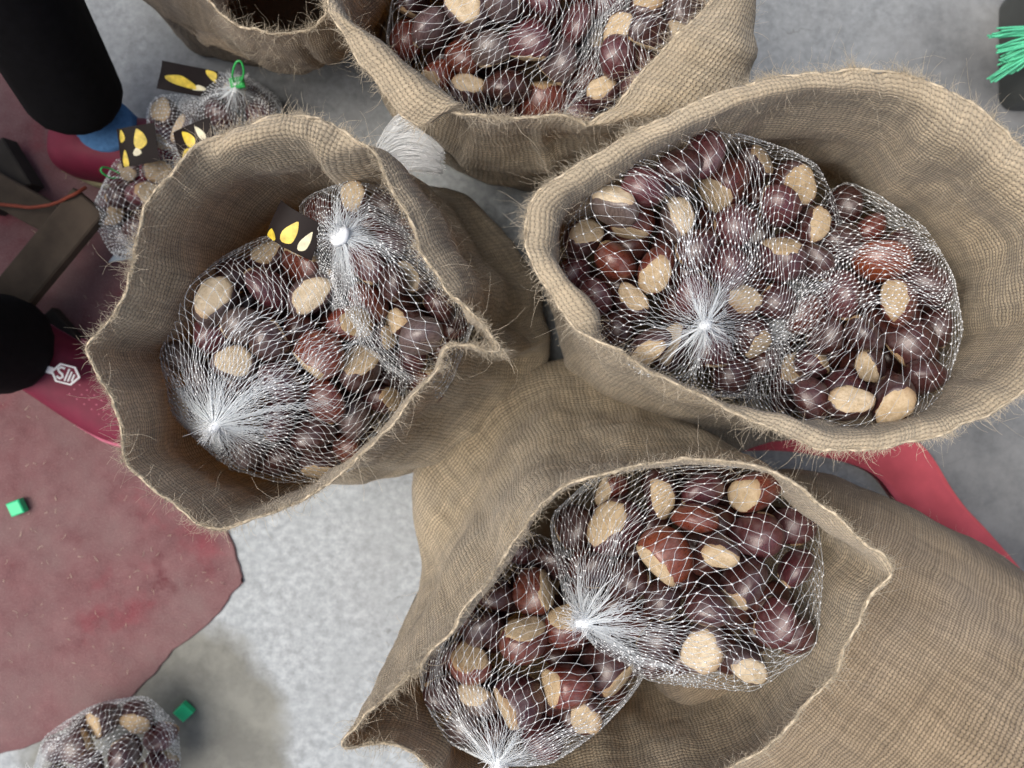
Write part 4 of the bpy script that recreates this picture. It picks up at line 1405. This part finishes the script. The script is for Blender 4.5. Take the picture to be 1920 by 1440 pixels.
# dark crate and green twine at the far corner
root = empty("crate", (*W(2010, 120, .05)[:2], 0.0))
tag(root, "dark crate with a worn grey rim at the far corner under the green twine", "crate")
cc = W(2052, 62, .07)
wx, wy, hh = 0.16, 0.15, 0.07
Lo, rimz = [], []
def rrect(sx, sy, r, z, m=6):
    o = []
    for k, (x, y) in enumerate(((1, 1), (-1, 1), (-1, -1), (1, -1))):
        for i in range(m + 1):
            t = (k + i / m) * math.pi / 2
            o.append((cc[0] + x * (sx / 2 - r) + r * math.cos(t), cc[1] + y * (sy / 2 - r) + r * math.sin(t), z))
    return o
loops = [rrect(wx + .01, wy + .01, .02, .004), rrect(wx + .02, wy + .02, .022, hh), rrect(wx + .012, wy + .012, .02, hh), rrect(wx - .01, wy - .01, .018, .02)]
m = len(loops[0])
V = [p for l in loops for p in l]
Fq = [(j * m + i, j * m + (i + 1) % m, (j + 1) * m + (i + 1) % m, (j + 1) * m + i) for j in range(3) for i in range(m)] + [tuple(3 * m + i for i in range(m))]
obj("body", V, Fq, M['crate'], root, False)
rl = np.array(rrect(wx + .018, wy + .018, .022, hh + .002))
P, _ = spline(rl, 120, True)
P = np.concatenate([P, P[:2]])[None]
v, q = tubes(P, np.full((1, 122), 0.0026), 8)
quads_mesh("rim", v, q, M['crate_rim'], root)

n = 46
P = np.zeros((n, 6, 3))
tips = np.array([W(1862, 70, .12), W(1880, 112, .11), W(1858, 150, .10), W(1872, 92, .12), W(1895, 130, .10)])
for i in range(n):
    tip = tips[i % 5] + RNG.normal(0, 0.004, 3)
    s0 = W(1985 + RNG.normal(0, 12), 72 + RNG.normal(0, 9), .11)
    m_ = (tip + s0) / 2 + np.array([0, RNG.normal(0.004, 0.006), 0.012])
    for j, f in enumerate(np.linspace(0, 1, 6)):
        P[i, j] = s0 * (1 - f) ** 2 + 2 * f * (1 - f) * m_ + tip * f ** 2
v, q = tubes(P, np.linspace(0.0030, 0.0012, 6)[None], 4)
tag(quads_mesh("twine", v, q, M['twine']), "tuft of pale green plastic twine hanging over the dark crate", "twine")

# ------------------------------------------------------------------ seated person (black trousers, maroon shoes)
def skin_body(name, verts, edges, radii, mat, parent, sub=2):
    me = bpy.data.meshes.new(name)
    me.from_pydata([tuple(v) for v in verts], edges, [])
    o = bpy.data.objects.new(name, me)
    COL.objects.link(o)
    md = o.modifiers.new("skin", 'SKIN')
    md.use_smooth_shade = True
    for i, r_ in enumerate(radii):
        me.skin_vertices[0].data[i].radius = (r_, r_) if isinstance(r_, (int, float)) else r_
    me.skin_vertices[0].data[0].use_root = True
    sb = o.modifiers.new("sub", 'SUBSURF')
    sb.levels = sb.render_levels = sub
    me.materials.append(mat)
    if parent is not None:
        o.parent = parent
        o.matrix_parent_inverse = Matrix.Translation(-Vector(parent.location))
    return o


if not hasattr(bpy.types.Mesh, "skin_vertices"):
    pass
an1, an2 = np.array([-0.546, 0.345, 0.112]), np.array([-0.655, 0.052, 0.07])
kn1, kn2 = np.array([-0.505, 0.50, 0.46]), np.array([-0.655, 0.045, 0.47])
hp1, hp2 = np.array([-1.05, 0.33, 0.42]), np.array([-1.08, 0.13, 0.42])
pel, wst, cst, nck, hed = np.array([-1.10, 0.23, 0.44]), np.array([-1.10, 0.225, 0.62]), np.array([-1.06, 0.22, 0.88]), np.array([-1.01, 0.215, 1.04]), np.array([-0.975, 0.215, 1.17])  # unseen upper body, set back so that it shades the ground by the boards
person = empty("person", (-0.80, 0.2, 0))
tag(person, "person seated in black trousers and maroon shoes, legs apart at the carpet's edge", "person")
pv = [pel, wst, cst, nck, hp1, (hp1 + kn1) / 2, kn1, (kn1 + an1) / 2, an1, hp2, (hp2 + kn2) / 2, kn2, (kn2 + an2) / 2, an2, an1 * 0.88 + kn1 * 0.12, an2 * 0.88 + kn2 * 0.12]
pe = [(0, 1), (1, 2), (2, 3), (0, 4), (4, 5), (5, 6), (6, 7), (7, 14), (14, 8), (0, 9), (9, 10), (10, 11), (11, 12), (12, 15), (15, 13)]
pr = [0.17, 0.17, (0.19, 0.16), 0.07, 0.10, 0.09, 0.072, 0.064, 0.062, 0.10, 0.09, 0.072, 0.068, 0.070, 0.062, 0.070]
sh = [cst + np.array([0.0, 0.17, 0.05]), cst + np.array([0.13, 0.22, -0.16]), cst + np.array([0.28, 0.14, -0.30]), cst + np.array([0.0, -0.17, 0.05]), cst + np.array([0.13, -0.22, -0.16]), cst + np.array([0.22, -0.14, -0.33])]
b0 = len(pv)
pv += sh
pe += [(2, b0), (b0, b0 + 1), (b0 + 1, b0 + 2), (2, b0 + 3), (b0 + 3, b0 + 4), (b0 + 4, b0 + 5)]
pr += [0.06, 0.048, 0.036, 0.06, 0.048, 0.036]
skin_body("body", pv, pe, pr, M['cloth'], person)
hv = [nck + np.array([0, 0, -.02]), hed + np.array([-0.01, 0, -0.03]), hed + np.array([0.0, 0, 0.06])]
head = skin_body("head", hv, [(0, 1), (1, 2)], [0.05, 0.085, 0.07], M['skin'], person)
skin_body("hair", [hed + np.array([-0.035, 0, -0.01]), hed + np.array([-0.01, 0, 0.075])], [(0, 1)], [0.085, 0.08], M['hair'], person)


def shoe(ankle, heading, name, badge):
    """Low slip-on shoe: lofted upper, sole, sock collar; heading = direction of the toe."""
    d = np.array([math.cos(heading), math.sin(heading), 0])
    s = np.array([-d[1], d[0], 0])
    o0 = np.array([ankle[0], ankle[1], 0])
    g = 0.005
    st = [(-0.085, 0.022, .050), (-0.075, .034, .085), (-0.04, .041, .098), (0.0, .044, .098), (0.05, .047, .082), (0.10, .051, .066), (0.14, .049, .054), (0.17, .040, .046), (0.19, .020, .036)]
    m = 20
    V, Fc = [], []
    for x, w, hh in st:
        for i in range(m):
            t = math.pi * i / (m - 1)
            c_, s_ = math.cos(t), math.sin(t)
            V.append(o0 + d * x + s * (w * np.sign(c_) * abs(c_) ** 0.7) + np.array([0, 0, g + .022 + (hh - .022) * s_ ** 0.75]))
    n_ = len(st)
    for j in range(n_ - 1):
        for i in range(m - 1):
            Fc.append((j * m + i, j * m + i + 1, (j + 1) * m + i + 1, (j + 1) * m + i))
    Fc.append(tuple(range(m)))
    Fc.append(tuple((n_ - 1) * m + i for i in reversed(range(m))))
    up = obj("shoe", V, Fc, M['shoe'], person)
    up.modifiers.new("s", 'SUBSURF').render_levels = 2
    V, Fc = [], []
    ol = [(-0.092, 0.0), (-0.085, .028), (-0.04, .045), (0.0, .047), (0.05, .050), (0.10, .055), (0.14, .053), (0.175, .043), (0.198, .020)]
    ring = [(x, w) for x, w in ol] + [(x, -w) for x, w in reversed(ol[1:])]
    k = len(ring)
    for z, e in ((g, .94), (g + .010, 1.0), (g + .022, 1.0), (g + .028, .93)):
        for x, w in ring:
            V.append(o0 + d * (0.05 + (x - 0.05) * e) + s * w * e + np.array([0, 0, z]))
    for j in range(3):
        for i in range(k):
            Fc.append((j * k + i, j * k + (i + 1) % k, (j + 1) * k + (i + 1) % k, (j + 1) * k + i))
    Fc.append(tuple(3 * k + i for i in range(k)))
    obj("sole", V, Fc, M['shoe_pink'] if badge else M['sole'], up)
    # sock seen between shoe and trouser leg
    V, Fc = [], []
    for z, r_ in ((.060, .034), (.094, .037), (.102, .034), (.105, .006)):
        for i in range(24):
            t = 2 * math.pi * i / 24
            V.append(o0 + d * (0.006 + r_ * 1.05 * math.cos(t)) + s * 0.020 + s * r_ * math.sin(t) + np.array([0, 0, z]))
    for j in range(3):
        for i in range(24):
            Fc.append((j * 24 + i, j * 24 + (i + 1) % 24, (j + 1) * 24 + (i + 1) % 24, (j + 1) * 24 + i))
    if not badge:
        obj("sock", V, Fc, M['sock'], up)
    return up, o0, d, s


sh1, *_ = shoe(an1 + np.array([0.008, -0.028, 0]), R(-4), "shoe", False)
sh2, o0, d2, s2 = shoe(an2 + np.array([0.0, -0.01, 0]), R(-34), "shoe", True)

# woven badge on the instep of the nearer shoe: hexagon outline with an S and slanted bars
bc = W(124, 702, .094)
ux = norm(np.array([0.97, -0.18, -0.16]))
uy = norm(np.cross(np.array([0.12, 0.05, 1.0]), ux))
uz = np.cross(ux, uy)
def bp(x, y, z=0.0):
    return bc + ux * x + uy * y + uz * z
SB = 0.0165
hexa = [(-1.12, 0.05), (-0.55, .80), (0.62, .70), (1.12, -0.05), (0.55, -.80), (-0.62, -.70)]
def poly_prism(name, pts, z0, z1, mat, parent):
    n_ = len(pts)
    V = [bp(x * SB, y * SB, z0) for x, y in pts] + [bp(x * SB, y * SB, z1) for x, y in pts]
    Fc = [tuple(n_ + i for i in range(n_)), tuple(reversed(range(n_)))] + [(i, (i + 1) % n_, n_ + (i + 1) % n_, n_ + i) for i in range(n_)]
    return obj(name, V, Fc, mat, parent, False)
badge = poly_prism("badge", hexa, 0, .0012, M['shoe'], sh2)
n6 = 6
V = [bp(x * SB, y * SB, z) for z in (.0010, .0022) for x, y in hexa] + [bp(x * SB * .83, y * SB * .83, z) for z in (.0022, .0010) for x, y in hexa]
Fc = [(j * 6 + i, j * 6 + (i + 1) % 6, ((j + 1) % 4) * 6 + (i + 1) % 6, ((j + 1) % 4) * 6 + i) for j in range(4) for i in range(6)]
obj("badge_border", V, Fc, M['white'], badge, False)
def bar(pts, w):
    out_ = []
    L_, R_ = [], []
    for i, p in enumerate(pts):
        a_ = np.array(pts[max(i - 1, 0)])
        b_ = np.array(pts[min(i + 1, len(pts) - 1)])
        t_ = (b_ - a_) / np.linalg.norm(b_ - a_)
        nn_ = np.array([-t_[1], t_[0]]) * w / 2
        L_.append(tuple(np.array(p) + nn_))
        R_.append(tuple(np.array(p) - nn_))
    V = [bp(x * SB, y * SB, .0022) for x, y in L_ + R_]
    k_ = len(pts)
    V += [bp(x * SB, y * SB, .0010) for x, y in L_ + R_]
    Fc = [(i, i + 1, k_ + i + 1, k_ + i) for i in range(k_ - 1)] + [(i, 2 * k_ + i, 2 * k_ + i + 1, i + 1) for i in range(k_ - 1)] + [(k_ + i, k_ + i + 1, 3 * k_ + i + 1, 3 * k_ + i) for i in range(k_ - 1)]
    obj("badge_mark", V, Fc, M['white'], badge, False)
bar([(-0.12, 0.42), (-0.42, 0.50), (-0.62, 0.30), (-0.46, 0.10), (-0.24, -0.04), (-0.16, -0.24), (-0.36, -0.40), (-0.62, -0.26)], 0.17)
bar([(0.20, 0.46), (0.02, -0.52)], 0.13)
bar([(0.42, 0.28), (0.27, -0.52)], 0.13)
bar([(0.64, 0.10), (0.53, -0.46)], 0.13)
v = [bp(x, y, z) for z in (0, .0016) for x, y in ((-.034, .008), (-.016, .006), (-.016, -.003), (-.034, -.001))]
obj("pull_tab", v, [(4, 5, 6, 7), (0, 1, 5, 4), (1, 2, 6, 5), (2, 3, 7, 6), (3, 0, 4, 7)], M['white'], sh2, False)
# perforations on the toe: pale pips in slanted rows
pip_v, pip_f = [], []
bpy.context.view_layer.update()
for a_ in range(7):
    for b_ in range(5):
        q_ = o0 + d2 * (0.085 + a_ * 0.0105 + b_ * 0.002) + s2 * (-0.016 + b_ * 0.0085 - a_ * 0.0012)
        xx = 0.085 + a_ * 0.0105 + b_ * 0.002
        top = np.interp(xx, [0.05, 0.10, 0.14, 0.17], [.082, .066, .054, .046]) + 0.005
        lat = abs(-0.016 + b_ * 0.0085 - a_ * 0.0012) / 0.05
        z_ = 0.027 + (top - 0.027) * max(0.0, 1 - lat ** 2.4) ** 0.5 - 0.0005
        k_ = len(pip_v)
        for i in range(6):
            t_ = i * math.pi / 3
            pip_v.append(q_ + d2 * .0016 * math.cos(t_) + s2 * .0011 * math.sin(t_) + np.array([0, 0, z_ + .0003]))
        pip_v.append(q_ + np.array([0, 0, z_ + .0014]))
        pip_f += [(k_ + i, k_ + (i + 1) % 6, k_ + 6) for i in range(6)]
obj("perforation", pip_v, pip_f, M['shoe_pink'], sh2)
